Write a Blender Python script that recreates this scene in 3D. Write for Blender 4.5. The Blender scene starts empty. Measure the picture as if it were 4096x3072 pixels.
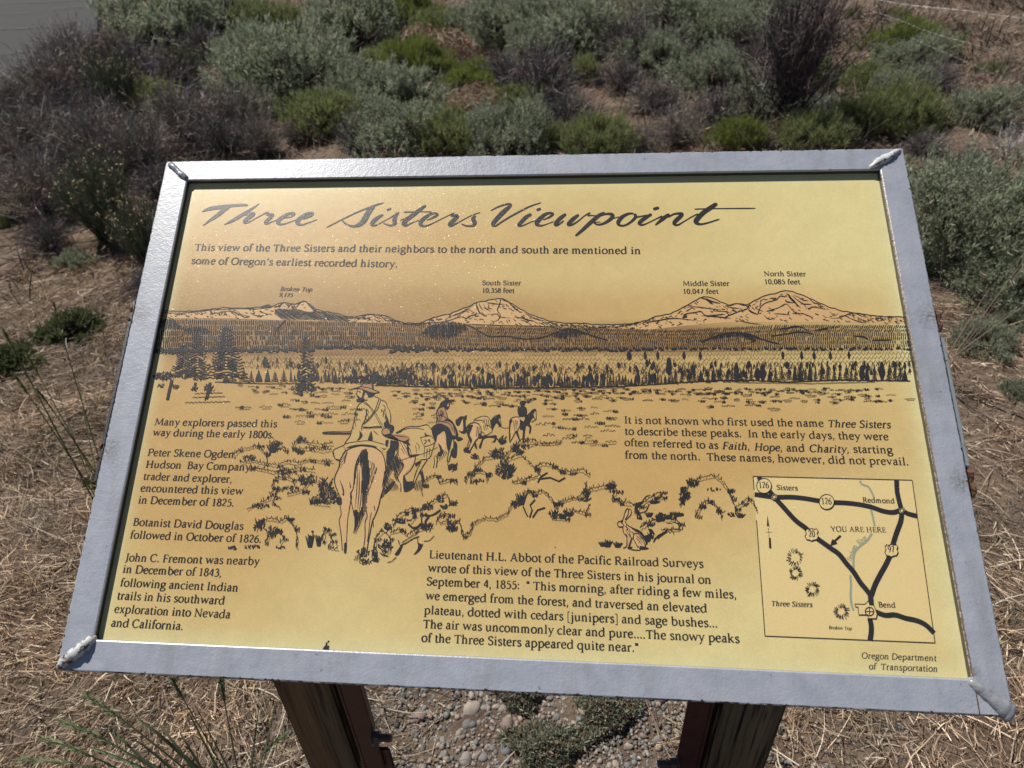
import bpy, bmesh, math, random
import numpy as np
from mathutils import Matrix, Vector
random.seed(7)
RNG = np.random.default_rng(11)
scene = bpy.context.scene
COL = scene.collection
R = math.radians

# ------------------------------------------------------------------ camera, sky, sun, exposure
CAM_LOC = Vector((0.0, 0.0, 1.55))
CAM_ROT = Matrix(((0.994448, 0.011587, 0.104588),
                  (0.077284, 0.594117, -0.800658),
                  (-0.071415, 0.804295, 0.589923)))
cam_data = bpy.data.cameras.new('camera')
cam_data.sensor_width = 36.0
cam_data.lens = 36.0 * 2840.0 / 4096.0
cam_data.shift_x = 0.038771
cam_data.shift_y = -0.010262
cam_data.clip_start = 0.02
cam_data.clip_end = 400.0
cam_data.dof.use_dof = True
cam_data.dof.focus_distance = 0.95
cam_data.dof.aperture_fstop = 8.0
cam = bpy.data.objects.new('camera', cam_data)
cam.matrix_world = Matrix.Translation(CAM_LOC) @ CAM_ROT.to_4x4()
COL.objects.link(cam)
scene.camera = cam

SUN_DIR = Vector((-0.419, 0.289, 0.861)).normalized()      # from the ground towards the sun
world = bpy.data.worlds.new('World')
scene.world = world
world.use_nodes = True
wn = world.node_tree
wn.nodes.clear()
sky = wn.nodes.new('ShaderNodeTexSky')
sky.sky_type = 'NISHITA'
sky.sun_disc = False
sky.sun_elevation = math.asin(SUN_DIR.z)
sky.sun_rotation = math.atan2(SUN_DIR.x, SUN_DIR.y)
sky.altitude = 900.0
sky.dust_density = 0.6
bg = wn.nodes.new('ShaderNodeBackground')
bg.inputs[1].default_value = 0.050
wo = wn.nodes.new('ShaderNodeOutputWorld')
wn.links.new(sky.outputs[0], bg.inputs[0])
wn.links.new(bg.outputs[0], wo.inputs[0])

sun_data = bpy.data.lights.new('sun', 'SUN')
sun_data.energy = 5.0
sun_data.angle = R(0.53)
sun_data.color = (1.0, 0.955, 0.89)
sun = bpy.data.objects.new('sun', sun_data)
sun.rotation_euler = SUN_DIR.to_track_quat('Z', 'Y').to_euler()
sun.location = (-4, 3, 9)
COL.objects.link(sun)

scene.view_settings.view_transform = 'Standard'
scene.view_settings.look = 'None'
scene.view_settings.gamma = 1.0
scene.view_settings.use_curve_mapping = False
scene.view_settings.exposure = 0.27
try:
    scene.cycles.max_bounces = 6
    scene.cycles.sample_clamp_indirect = 6.0
except Exception:
    pass

# ------------------------------------------------------------------ helpers
F_PX, CX, CY = 2840.0, 1889.19, 1493.97


def ray(x, y):
    """direction of the line of sight through a point of the photograph (4096 x 3072)"""
    return (CAM_ROT @ Vector(((x - CX) / F_PX, -(y - CY) / F_PX, -1.0))).normalized()


def at_z(x, y, z=0.0):
    d = ray(x, y)
    return CAM_LOC + d * ((z - CAM_LOC.z) / d.z)


def at_y(x, y, wy):
    d = ray(x, y)
    return CAM_LOC + d * (wy / d.y)


def link(name, me, mat=None, parent=None):
    o = bpy.data.objects.new(name, me)
    COL.objects.link(o)
    if mat is not None and me is not None and not me.materials:
        me.materials.append(mat)
    if parent is not None:
        o.parent = parent
    return o


def tag(o, label=None, cat=None, group=None, kind=None):
    if label: o['label'] = label
    if cat: o['category'] = cat
    if group: o['group'] = group
    if kind: o['kind'] = kind
    return o


def empty(name, loc, rz=0.0, s=1.0):
    o = bpy.data.objects.new(name, None)
    o.location = loc
    o.rotation_euler = (0, 0, rz)
    o.scale = (s, s, s)
    o.empty_display_size = 0.1
    COL.objects.link(o)
    return o


def mesh_np(name, verts, faces, smooth=False, col=None):
    """verts (n,3); faces (m,3|4) equal-sized; col (n,3) point colours"""
    verts = np.asarray(verts, np.float32)
    faces = np.asarray(faces, np.int32)
    me = bpy.data.meshes.new(name)
    k = faces.shape[1]
    me.vertices.add(len(verts))
    me.vertices.foreach_set('co', verts.ravel())
    me.loops.add(faces.size)
    me.loops.foreach_set('vertex_index', faces.ravel())
    me.polygons.add(len(faces))
    me.polygons.foreach_set('loop_start', np.arange(0, faces.size, k, dtype=np.int32))
    if smooth:
        me.polygons.foreach_set('use_smooth', np.ones(len(faces), bool))
    me.update(calc_edges=True)
    if col is not None:
        at = me.color_attributes.new('Col', 'FLOAT_COLOR', 'POINT')
        c = np.ones((len(verts), 4), np.float32)
        c[:, :3] = col
        at.data.foreach_set('color', c.ravel())
    return me


def mesh_py(name, verts, faces, smooth=False):
    me = bpy.data.meshes.new(name)
    me.from_pydata([tuple(v) for v in verts], [], faces)
    if smooth:
        me.polygons.foreach_set('use_smooth', [True] * len(me.polygons))
    me.update()
    return me


def bm_mesh(name, bm, smooth=False):
    me = bpy.data.meshes.new(name)
    bm.to_mesh(me)
    bm.free()
    if smooth:
        me.polygons.foreach_set('use_smooth', [True] * len(me.polygons))
    return me


class NT:
    """small node-tree helper"""
    def __init__(s, name, rough=0.6, spec=0.5):
        s.m = bpy.data.materials.new(name)
        s.m.use_nodes = True
        s.t = s.m.node_tree
        s.b = s.t.nodes['Principled BSDF']
        s.b.inputs['Roughness'].default_value = rough
        s.b.inputs['Specular IOR Level'].default_value = spec
        s.tc = None

    def n(s, kind, **kw):
        nd = s.t.nodes.new(kind)
        for k, v in kw.items():
            setattr(nd, k, v)
        return nd

    def l(s, a, b):
        s.t.links.new(a, b)

    def coord(s):
        if s.tc is None:
            s.tc = s.n('ShaderNodeTexCoord')
        return s.tc.outputs['Object']

    def noise(s, scale, detail=4.0, rough=0.55, vec=None, stretch=None, dist=0.0):
        v = vec if vec is not None else s.coord()
        if stretch:
            mp = s.n('ShaderNodeMapping')
            mp.inputs['Scale'].default_value = stretch
            s.l(v, mp.inputs['Vector'])
            v = mp.outputs[0]
        nd = s.n('ShaderNodeTexNoise')
        nd.inputs['Scale'].default_value = scale
        nd.inputs['Detail'].default_value = detail
        nd.inputs['Roughness'].default_value = rough
        nd.inputs['Distortion'].default_value = dist
        s.l(v, nd.inputs['Vector'])
        return nd.outputs['Fac']

    def ramp(s, fac, stops):
        r = s.n('ShaderNodeValToRGB')
        el = r.color_ramp.elements
        while len(el) < len(stops):
            el.new(0.5)
        for e, (p, c) in zip(el, stops):
            e.position = p
            e.color = (c, c, c, 1) if isinstance(c, (int, float)) else (*c, 1)
        s.l(fac, r.inputs[0])
        return r.outputs[0]

    def mix(s, fac, a, b, mode='MIX'):
        m = s.n('ShaderNodeMixRGB', blend_type=mode)
        for sock, v in ((m.inputs[0], fac), (m.inputs[1], a), (m.inputs[2], b)):
            if isinstance(v, (int, float)):
                sock.default_value = v
            elif isinstance(v, tuple):
                sock.default_value = (*v, 1)
            else:
                s.l(v, sock)
        return m.outputs[0]

    def math(s, op, a, b=0.0, c=None):
        m = s.n('ShaderNodeMath', operation=op)
        for sock, v in ((m.inputs[0], a), (m.inputs[1], b)) + (((m.inputs[2], c),) if c is not None else ()):
            if isinstance(v, (int, float)):
                sock.default_value = v
            else:
                s.l(v, sock)
        return m.outputs[0]

    def attr(s, name='Col'):
        a = s.n('ShaderNodeAttribute', attribute_name=name)
        return a.outputs['Color']

    def color(s, c):
        if isinstance(c, tuple):
            s.b.inputs['Base Color'].default_value = (*c, 1)
        else:
            s.l(c, s.b.inputs['Base Color'])

    def bump(s, h, strength=0.3, dist=0.001):
        b = s.n('ShaderNodeBump')
        b.inputs['Strength'].default_value = strength
        b.inputs['Distance'].default_value = dist
        s.l(h, b.inputs['Height'])
        s.l(b.outputs[0], s.b.inputs['Normal'])
        return b


def hsv_jit(base, n, dv=0.2, dh=0.06):
    """n colours around base, varied in value and slightly in hue"""
    base = np.array(base, float)
    v = 1.0 + RNG.normal(0, dv, (n, 1))
    h = 1.0 + RNG.normal(0, dh, (n, 3))
    return np.clip(base * v * h, 0.004, 0.9)
# ------------------------------------------------------------------ materials of the land
def soil_material():
    t = NT('soil', 0.95, 0.2)
    big = t.noise(0.7, 5)
    mid = t.noise(9.0, 6, 0.65)
    fine = t.noise(120.0, 5, 0.7)
    c = t.mix(t.ramp(big, [(0.35, 0), (0.65, 1)]), (0.125, 0.080, 0.055), (0.175, 0.128, 0.092))
    c = t.mix(t.ramp(mid, [(0.38, 0), (0.62, 1)]), c, (0.215, 0.162, 0.115))
    c = t.mix(t.ramp(fine, [(0.3, 0.55), (0.7, 0)]), c, (0.07, 0.05, 0.038))
    t.color(c)
    t.bump(t.math('ADD', t.math('MULTIPLY', mid, 2.0), fine), 0.9, 0.012)
    return t.m


def asphalt_material():
    t = NT('asphalt', 0.85, 0.3)
    fine = t.noise(70.0, 4, 0.85)
    big = t.noise(1.3, 4)
    c = t.mix(t.ramp(fine, [(0.3, 0), (0.7, 1)]), (0.015, 0.0145, 0.015), (0.072, 0.068, 0.066))
    c = t.mix(t.ramp(big, [(0.4, 0), (0.7, 0.5)]), c, (0.055, 0.048, 0.043))
    agg = t.noise(26.0, 3, 0.7)
    c = t.mix(t.ramp(agg, [(0.42, 0), (0.75, 0.6)]), c, (0.03, 0.028, 0.027))
    t.color(c)
    t.bump(fine, 0.9, 0.01)
    return t.m


def vcol_material(name, rough=0.8, spec=0.25, trans=0.0, bump=0.0, fine=None):
    t = NT(name, rough, spec)
    c = t.attr()
    if fine:
        nz = t.noise(fine, 3, 0.6)
        c = t.mix(1.0, c, t.ramp(nz, [(0.3, 0.62), (0.7, 1.25)]), 'MULTIPLY')
        if bump:
            t.bump(nz, bump, 0.003)
    t.color(c)
    if trans:
        # thin leaves let a little sunlight through
        tr = t.n('ShaderNodeBsdfTranslucent')
        t.l(c, tr.inputs[0])
        mx = t.n('ShaderNodeMixShader')
        mx.inputs[0].default_value = trans
        out = t.t.nodes['Material Output']
        t.l(t.b.outputs[0], mx.inputs[1])
        t.l(tr.outputs[0], mx.inputs[2])
        t.l(mx.outputs[0], out.inputs[0])
    return t.m


M_SOIL = soil_material()
M_ASPH = asphalt_material()
M_LEAF = vcol_material('leaf', 0.6, 0.35, 0.42)
M_TWIG = vcol_material('twig', 0.85, 0.2)
M_STRAW = vcol_material('straw', 0.65, 0.35)
M_STONE = vcol_material('stone', 0.8, 0.3, 0.0, 0.35, 160.0)


# ------------------------------------------------------------------ ground
def hills(x, y):
    """gentle unevenness of the ground in metres"""
    h = 0.025 * np.sin(x * 2.1 + 0.6) * np.cos(y * 1.7) + 0.018 * np.sin(x * 5.3 + y * 3.1)
    h += 0.012 * np.sin(x * 9.7 - y * 7.9 + 1.0) + 0.008 * np.sin(x * 17.0 + 2.0) * np.sin(y * 19.0)
    near = np.clip((np.hypot(x - 0.0, y - 0.75) - 0.5) / 1.5, 0.12, 1)
    return h * near


def grid_sheet(x0, x1, y0, y1, step, z0=0.0):
    xs = np.arange(x0, x1 + step / 2, step)
    ys = np.arange(y0, y1 + step / 2, step)
    X, Y = np.meshgrid(xs, ys)
    Z = hills(X, Y) + z0
    v = np.stack([X.ravel(), Y.ravel(), Z.ravel()], 1)
    nx, ny = len(xs), len(ys)
    i = (np.arange(ny - 1)[:, None] * nx + np.arange(nx - 1)[None]).ravel()
    f = np.stack([i, i + 1, i + 1 + nx, i + nx], 1)
    return v, f


v1, f1 = grid_sheet(-4, 4, -1, 7, 0.04)
v1[:, 2] += RNG.normal(0, 0.0022, len(v1))
ground = link('ground', mesh_np('ground', v1, f1, True), M_SOIL)
tag(ground, kind='structure')
# the wider land: the same sheet carried on to the horizon, just under the near part's rim
xs = np.concatenate([[-300, -150, -80, -40], np.arange(-24, 24.1, 0.4), [40, 80, 150, 300]])
ys = np.concatenate([[-300, -150, -80, -40, -20], np.arange(-8, 32.1, 0.4), [50, 90, 150, 300]])
X, Y = np.meshgrid(xs, ys)
inner = (X > -3.9) & (X < 3.9) & (Y > -0.9) & (Y < 6.9)
Z = np.where(inner, -0.25, hills(X, Y) - 0.004)
nx, ny = len(xs), len(ys)
i = (np.arange(ny - 1)[:, None] * nx + np.arange(nx - 1)[None]).ravel()
terrain = link('terrain', mesh_np('terrain', np.stack([X.ravel(), Y.ravel(), Z.ravel()], 1),
                                  np.stack([i, i + 1, i + 1 + nx, i + nx], 1), True), M_SOIL)
tag(terrain, kind='structure')

# road at the far left: a sheet with a low crumbled edge
edge = [at_z(*p, 0.05) for p in ((-1500, 1150), (-500, 800), (0, 660), (90, 600), (170, 530), (250, 440), (320, 340), (365, 230),
                                 (385, 130), (395, 0), (400, -90), (405, -160))]
edge = [(p.x, p.y) for p in edge]
rv, rf = [], []
fine_edge = []
for a, b in zip(edge[:-1], edge[1:]):
    n = max(2, int(math.dist(a, b) / 0.12))
    for k in range(n):
        t_ = k / n
        fine_edge.append((a[0] + (b[0] - a[0]) * t_ + random.gauss(0, 0.012), a[1] + (b[1] - a[1]) * t_ + random.gauss(0, 0.012)))
for (x, y) in fine_edge:
    zt = 0.055
    base = len(rv)
    rv += [(x + 0.05, y, -0.05), (x, y, zt), (x - 0.4, y + 0.1, zt + 0.006), (x - 2.5, y + .6, zt + 0.03), (x - 26, y + 6, zt + 0.06)]
    if base:
        for k in range(4):
            rf.append((base - 5 + k, base + k, base + k + 1, base - 4 + k))
road = link('road', mesh_py('road', rv, rf, False), M_ASPH)
tag(road, kind='structure')
# thin dark irregular lines running across the asphalt
tline = NT('road_line_dark', 0.6, 0.4)
tline.color((0.035, 0.034, 0.036))
for pts in (((-60, 62), (120, 50), (250, 30), (345, 22)), ((-60, 118), (130, 108), (280, 86), (352, 70)),
            ((-60, 232), (60, 205), (200, 200), (300, 172), (372, 150)), ((-60, 300), (80, 262), (230, 222), (368, 196)),
            ((-60, 16), (150, 8), (340, -6))):
    P_ = []
    for (xa, ya), (xb, yb) in zip(pts[:-1], pts[1:]):
        for q in range(9):
            P_.append(at_z(xa + (xb - xa) * q / 9 + random.uniform(-3, 3), ya + (yb - ya) * q / 9 + random.gauss(0, 1.3), 0.088))
    vv, ff = [], []
    for q, p in enumerate(P_):
        w = random.uniform(0.003, 0.009)
        vv += [(p.x, p.y - w * 2, 0.088), (p.x, p.y + w * 2, 0.088)]
        if q:
            ff.append((2 * q - 2, 2 * q - 1, 2 * q + 1, 2 * q))
    co = link('road_line', mesh_py('road_line', vv, ff), tline.m, road)
# ------------------------------------------------------------------ the interpretive sign
# the sign's own frame: u along the top edge, v up the slope, n out of the face; origin at the top left outer corner
EX = Vector((0.99966, 0.0, -0.02606))
EU = Vector((0.01454, 0.82992, 0.5577))      # up the slope
EN = Vector((0.02163, -0.55789, 0.82963)).normalized()
EX = (EX - EN * EX.dot(EN)).normalized()
EU = EN.cross(EX)
ORI = CAM_LOC + Vector((-0.53058, 0.94552, -0.31849))
SW, SH = 0.99, 0.6638                      # outer width and height
BL_, BT, BR_, BB = 0.0368, 0.0325, 0.0333, 0.0333   # bar widths left, top, right, bottom
DEP = 0.0085                                # how far the printed panel sits below the frame's face


def on_panel(x, y):
    """photograph point -> (u, v) on the printed panel, metres"""
    d = ray(x, y)
    o = CAM_LOC - (ORI - EN * DEP)
    t_ = -(o.dot(EN)) / d.dot(EN)
    p = o + d * t_
    return p.dot(EX), p.dot(EU)


sign = empty('interpretive_sign', (-0.04, 0.6, 0.0))
tag(sign, 'printed brown and yellow viewpoint panel in a grey steel frame, tilted on two wooden posts', 'sign')
PM = Matrix((EX, EU, EN)).transposed().to_4x4()
PM.translation = ORI - sign.location


def sign_part(name, me, mat, parent=None):
    o = link(name, me, mat, parent or sign)
    if parent is None:
        o.matrix_basis = PM
    return o


# ---- painted steel of the frame
def frame_material():
    t = NT('frame_paint', 0.40, 0.9)
    oc = t.coord()
    sep = t.n('ShaderNodeSeparateXYZ'); t.l(oc, sep.inputs[0])
    fine = t.noise(420.0, 3, 0.6)
    mott = t.noise(38.0, 5, 0.6)
    spots = t.noise(150.0, 2, 0.5)
    c = t.mix(t.ramp(mott, [(0.35, 0), (0.7, 1)]), (0.265, 0.285, 0.335), (0.335, 0.35, 0.39))
    # small dark specks of dirt
    c = t.mix(t.ramp(spots, [(0.70, 0), (0.76, 0.75)]), c, (0.11, 0.10, 0.09))
    # rain streaks and handling grime
    st = t.noise(30.0, 5, 0.7, stretch=(1.0, 0.18, 1.0))
    c = t.mix(t.ramp(st, [(0.50, 0), (0.72, 0.5)]), c, (0.19, 0.185, 0.18))
    gr0 = t.noise(9.0, 4, 0.7)
    c = t.mix(t.ramp(gr0, [(0.52, 0), (0.70, 0.25)]), c, (0.37, 0.375, 0.39))
    # distance to the outer rim, in metres
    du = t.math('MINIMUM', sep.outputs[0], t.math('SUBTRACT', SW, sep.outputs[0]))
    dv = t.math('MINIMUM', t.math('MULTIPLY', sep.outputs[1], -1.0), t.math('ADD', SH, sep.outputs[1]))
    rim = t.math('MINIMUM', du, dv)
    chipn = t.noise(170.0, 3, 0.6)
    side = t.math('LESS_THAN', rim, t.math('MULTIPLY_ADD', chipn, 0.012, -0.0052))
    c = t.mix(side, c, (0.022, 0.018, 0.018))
    # rust creeping along the inner edge on the right
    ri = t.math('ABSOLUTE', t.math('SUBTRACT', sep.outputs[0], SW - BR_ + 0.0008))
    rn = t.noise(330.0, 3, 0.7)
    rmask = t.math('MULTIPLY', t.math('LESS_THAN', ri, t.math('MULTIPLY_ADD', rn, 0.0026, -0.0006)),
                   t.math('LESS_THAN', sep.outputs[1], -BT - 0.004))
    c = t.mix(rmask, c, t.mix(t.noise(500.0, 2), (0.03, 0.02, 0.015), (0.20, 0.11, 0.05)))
    # rusty halos where the side lugs were welded
    for (uu, vv, rr) in ((0.006, -0.235, 0.021), (0.006, -0.415, 0.020), (SW - 0.006, -0.237, 0.022), (SW - 0.006, -0.432, 0.020),
                         (SW - BR_ + 0.003, -SH + BB + 0.006, 0.009)):
        cx = t.n('ShaderNodeCombineXYZ'); cx.inputs[0].default_value = uu; cx.inputs[1].default_value = vv
        dd = t.n('ShaderNodeVectorMath', operation='DISTANCE')
        cy = t.n('ShaderNodeCombineXYZ'); t.l(sep.outputs[0], cy.inputs[0]); t.l(sep.outputs[1], cy.inputs[1])
        t.l(cx.outputs[0], dd.inputs[0]); t.l(cy.outputs[0], dd.inputs[1])
        mk = t.ramp(t.math('DIVIDE', dd.outputs['Value'], rr), [(0.15, 0.85), (1.0, 0)])
        gr = t.ramp(t.noise(260.0, 4, 0.8), [(0.42, 0), (0.6, 1)])
        c = t.mix(t.math('MULTIPLY', mk, gr), c, (0.10, 0.085, 0.06))
    # shade of the recess and dark gasket, painted into the lip's colour
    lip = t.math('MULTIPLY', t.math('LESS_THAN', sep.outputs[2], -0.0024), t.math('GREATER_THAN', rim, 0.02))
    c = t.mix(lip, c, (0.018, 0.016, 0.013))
    t.color(c)
    t.b.inputs['Coat Weight'].default_value = 0.35
    t.b.inputs['Coat Roughness'].default_value = 0.34
    t.bump(t.math('ADD', fine, t.math('MULTIPLY', t.noise(160.0, 3), 1.5)), 0.42, 0.0006)
    return t.m


M_FRAME = frame_material()
tr_ = NT('rusty_steel', 0.8, 0.3)
nz = tr_.noise(160.0, 5, 0.7)
tr_.color(tr_.mix(tr_.ramp(nz, [(0.35, 0), (0.65, 1)]), (0.03, 0.018, 0.013), (0.15, 0.07, 0.035)))
tr_.bump(nz, 0.8, 0.002)
M_RUST = tr_.m


def frame_bar(side):
    """one mitred bar of the frame: face, rounded outer edge, outer flange, inner lip"""
    cor = [(0, 0), (SW, 0), (SW, -SH), (0, -SH)]
    inn = [(BL_, -BT), (SW - BR_, -BT), (SW - BR_, -SH + BB), (BL_, -SH + BB)]
    a, b = side, (side + 1) % 4
    # profile across the bar: (share of the way from the outer to the inner edge, height n)
    prof = [(0.0, -0.030), (0.0, -0.0022), (0.02, -0.0008), (0.06, 0.0), (0.955, 0.0), (0.99, -0.0007), (1.0, -0.002),
            (1.0, -DEP + 0.0005), (0.93, -DEP + 0.0005), (0.93, -0.004), (0.08, -0.004), (0.08, -0.030)]
    n = 90 if side in (0, 2) else 60
    rnd = random.Random(side)
    vv, ff = [], []
    for i in range(n + 1):
        t_ = i / n
        wob = [rnd.gauss(0, 0.00018) for _ in prof]
        for j, (s, h) in enumerate(prof):
            pa = (cor[a][0] + (inn[a][0] - cor[a][0]) * s, cor[a][1] + (inn[a][1] - cor[a][1]) * s)
            pb = (cor[b][0] + (inn[b][0] - cor[b][0]) * s, cor[b][1] + (inn[b][1] - cor[b][1]) * s)
            u = pa[0] + (pb[0] - pa[0]) * t_
            v = pa[1] + (pb[1] - pa[1]) * t_
            w = wob[j] if 0 < i < n and j in (1, 2, 6, 7) else 0
            # pull the mitre joint apart by a hair so neighbours do not share a plane
            if i in (0, n):
                k = 0.0004 if i == 0 else -0.0004
                u += k if side == 0 else (-k if side == 2 else 0)
                v += -k if side == 1 else (k if side == 3 else 0)
            vv.append((u, v, h + w))
        if i:
            m = len(prof)
            for j in range(m):
                ff.append(((i - 1) * m + j, i * m + j, i * m + (j + 1) % m, (i - 1) * m + (j + 1) % m))
    m = len(prof)
    ff.append(tuple(range(m)))
    ff.append(tuple(n * m + j for j in reversed(range(m))))
    me = mesh_py('frame_bar', vv, ff)
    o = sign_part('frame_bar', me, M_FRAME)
    bm = bmesh.new(); bm.from_mesh(me); bmesh.ops.recalc_face_normals(bm, faces=bm.faces); bm.to_mesh(me); bm.free()
    return o


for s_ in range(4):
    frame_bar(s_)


# ---- weld beads at the corners
def lump_mesh(name, pts, seed, amp=0.12, seg=12):
    """a lumpy bead along pts = (u, v, n, half-width, half-height)"""
    rnd = random.Random(seed)
    pts = [np.array(p, float) for p in pts]
    path = []
    for a, b in zip(pts[:-1], pts[1:]):
        for k in range(5):
            path.append(a + (b - a) * (k / 5))
    path.append(pts[-1])
    vv, ff = [], []
    for i, p in enumerate(path):
        q0, q1 = path[max(0, i - 1)], path[min(len(path) - 1, i + 1)]
        d = np.array([q1[0] - q0[0], q1[1] - q0[1]]); d /= (np.linalg.norm(d) + 1e-9)
        nrm = np.array([-d[1], d[0]])
        end = 0.25 if i in (0, len(path) - 1) else (0.8 if i in (1, len(path) - 2) else 1.0)
        for k in range(seg):
            a = 2 * math.pi * k / seg
            r_ = (1 + rnd.uniform(-amp, amp) + 0.035 * math.sin(i * 1.9 + seed) + 0.07 * math.sin(a * 2 + i * .7)) * end
            off = nrm * math.cos(a) * p[3] * r_
            vv.append((p[0] + off[0], p[1] + off[1], p[2] + math.sin(a) * p[4] * r_))
        if i:
            for k in range(seg):
                k2 = (k + 1) % seg
                ff.append(((i - 1) * seg + k, i * seg + k, i * seg + k2, (i - 1) * seg + k2))
    ff.append(tuple(range(seg)))
    ff.append(tuple((len(path) - 1) * seg + k for k in reversed(range(seg))))
    me = mesh_py(name, vv, ff, True)
    bm = bmesh.new(); bm.from_mesh(me); bmesh.ops.recalc_face_normals(bm, faces=bm.faces); bm.to_mesh(me); bm.free()
    return me


def weld_paint(name, base, dark, lo=0.6, hi=0.68, rough=0.4):
    t = NT(name, rough, 0.5)
    n1 = t.noise(140.0, 4, 0.6)
    t.color(t.mix(t.ramp(n1, [(lo, 0), (hi, 1)]), base, dark))
    t.bump(t.noise(300.0, 3), 0.5, 0.001)
    return t.m


W_WHITE = weld_paint('weld_white_paint', (0.50, 0.50, 0.485), (0.07, 0.055, 0.04), 0.53, 0.60)
W_GREY = weld_paint('weld_grey_paint', (0.21, 0.23, 0.25), (0.06, 0.06, 0.06), 0.62, 0.7, 0.25)
W_GLOSS = weld_paint('weld_gloss_paint', (0.24, 0.25, 0.27), (0.12, 0.10, 0.08), 0.6, 0.75, 0.18)
m_ = lump_mesh('weld_bead', [(0.004, -0.004, -0.001, 0.004, 0.003), (0.012, -0.009, 0, 0.0048, 0.004), (0.022, -0.019, 0, 0.004, 0.0038),
                             (0.030, -0.025, 0, 0.0050, 0.0045), (0.0375, -0.033, -0.002, 0.0042, 0.004)], 1)
sign_part('weld_bead', m_, W_GREY)
m_ = lump_mesh('weld_bead', [(SW - 0.003, -0.003, -0.001, 0.0025, 0.002), (SW - 0.012, -0.008, 0, 0.0045, 0.004), (SW - 0.024, -0.0155, 0, 0.0056, 0.005),
                             (SW - 0.034, -0.021, 0, 0.0055, 0.0055), (SW - 0.046, -0.030, 0, 0.0035, 0.004)], 2)
o_ = sign_part('weld_bead', m_, W_WHITE); tag(o_, 'weld bead under flaking white paint')
m_ = lump_mesh('weld_bead', [(0.001, -SH + 0.001, -0.003, 0.0045, 0.005), (0.009, -SH + 0.010, 0.001, 0.0058, 0.006), (0.020, -SH + 0.018, 0.002, 0.0070, 0.007),
                             (0.030, -SH + 0.027, 0.002, 0.0064, 0.007), (0.038, -SH + 0.037, -0.001, 0.0045, 0.0055)], 3, 0.16)
o_ = sign_part('weld_bead', m_, W_WHITE); tag(o_, 'thick weld bead under white paint with dark chips')
m_ = lump_mesh('weld_bead', [(SW + 0.001, -SH + 0.001, -0.004, 0.009, 0.006), (SW - 0.009, -SH + 0.008, -0.001, 0.0095, 0.006), (SW - 0.020, -SH + 0.018, 0, 0.0062, 0.0052),
                             (SW - 0.030, -SH + 0.026, 0, 0.0056, 0.005), (SW - 0.0365, -SH + 0.0345, -0.001, 0.0045, 0.004)], 4, 0.05, 16)
o_ = sign_part('weld_bead', m_, W_GLOSS); tag(o_, 'long smooth grey weld bead on the rusty corner')

# ---- lugs and strips welded to the sides
for (v0, v1_, u0, side) in ((-0.215, -0.455, -0.0035, 0), (-0.262, -0.415, SW + 0.0035, 1)):
    bm = bmesh.new()
    bmesh.ops.create_cube(bm, size=1.0)
    for v in bm.verts:
        v.co = Vector((u0 + v.co.x * 0.005, (v0 + v1_) / 2 + v.co.y * (v0 - v1_), -0.010 + v.co.z * 0.014))
    bmesh.ops.bevel(bm, geom=bm.edges[:], offset=0.001, segments=2, affect='EDGES')
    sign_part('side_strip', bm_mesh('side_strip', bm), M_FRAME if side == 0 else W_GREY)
for (u0, vc, ln, sd) in ((-0.005, -0.235, 0.030, 5), (-0.006, -0.418, 0.032, 6), (SW + 0.005, -0.240, 0.030, 7), (SW + 0.006, -0.432, 0.034, 8)):
    sg = 1 if u0 > 0.5 else -1
    m_ = lump_mesh('rusty_lug', [(u0 - sg * 0.002, vc + ln / 2, -0.008, 0.0012, 0.003), (u0, vc + ln / 4, -0.006, 0.0032, 0.005), (u0 - sg * .001, vc, -0.008, 0.0018, 0.004),
                                 (u0 + sg * 0.0005, vc - ln / 4, -0.007, 0.0028, 0.005), (u0 - sg * 0.002, vc - ln / 2, -0.009, 0.001, 0.003)], sd, 0.3)
    sign_part('rusty_lug', m_, M_RUST)

# ---- wooden posts, steel angles and bolts underneath
tw = NT('weathered_timber', 0.85, 0.2)
g1 = tw.noise(38.0, 5, 0.6, stretch=(1.0, 1.0, 0.045))
g2 = tw.noise(150.0, 4, 0.6, stretch=(1.0, 1.0, 0.03))
g3 = tw.noise(7.0, 3, 0.5, stretch=(1.0, 1.0, 0.2))
cw = tw.mix(tw.ramp(g1, [(0.32, 0), (0.68, 1)]), (0.075, 0.058, 0.038), (0.19, 0.145, 0.092))
cw = tw.mix(tw.ramp(g2, [(0.38, 1.0), (0.50, 0)]), cw, (0.018, 0.013, 0.009))
cw = tw.mix(tw.ramp(g3, [(0.52, 0), (0.62, 0.55)]), cw, (0.20, 0.105, 0.05))
tw.color(cw)
tw.bump(tw.math('ADD', g2, g1), 0.9, 0.004)
M_WOOD = tw.m
ts = NT('oxide_red_steel', 0.5, 0.4)
n5 = ts.noise(60.0, 5, 0.6)
ts.color(ts.mix(ts.ramp(n5, [(0.35, 0), (0.7, 1)]), (0.050, 0.016, 0.014), (0.085, 0.028, 0.023)))
ts.bump(ts.noise(220.0, 3), 0.4, 0.001)
M_OXIDE = ts.m
tb = NT('dull_bolt_metal', 0.45, 0.5)
tb.color(tb.mix(tb.noise(300.0, 3), (0.05, 0.035, 0.03), (0.13, 0.10, 0.09)))
tb.b.inputs['Metallic'].default_value = 0.4
M_BOLT = tb.m


def face_height(x, y):
    """height of the underside of the panel over a ground point"""
    q = ORI - EN * 0.022
    return q.z - ((x - q.x) * EN.x + (y - q.y) * EN.y) / EN.z


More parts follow.
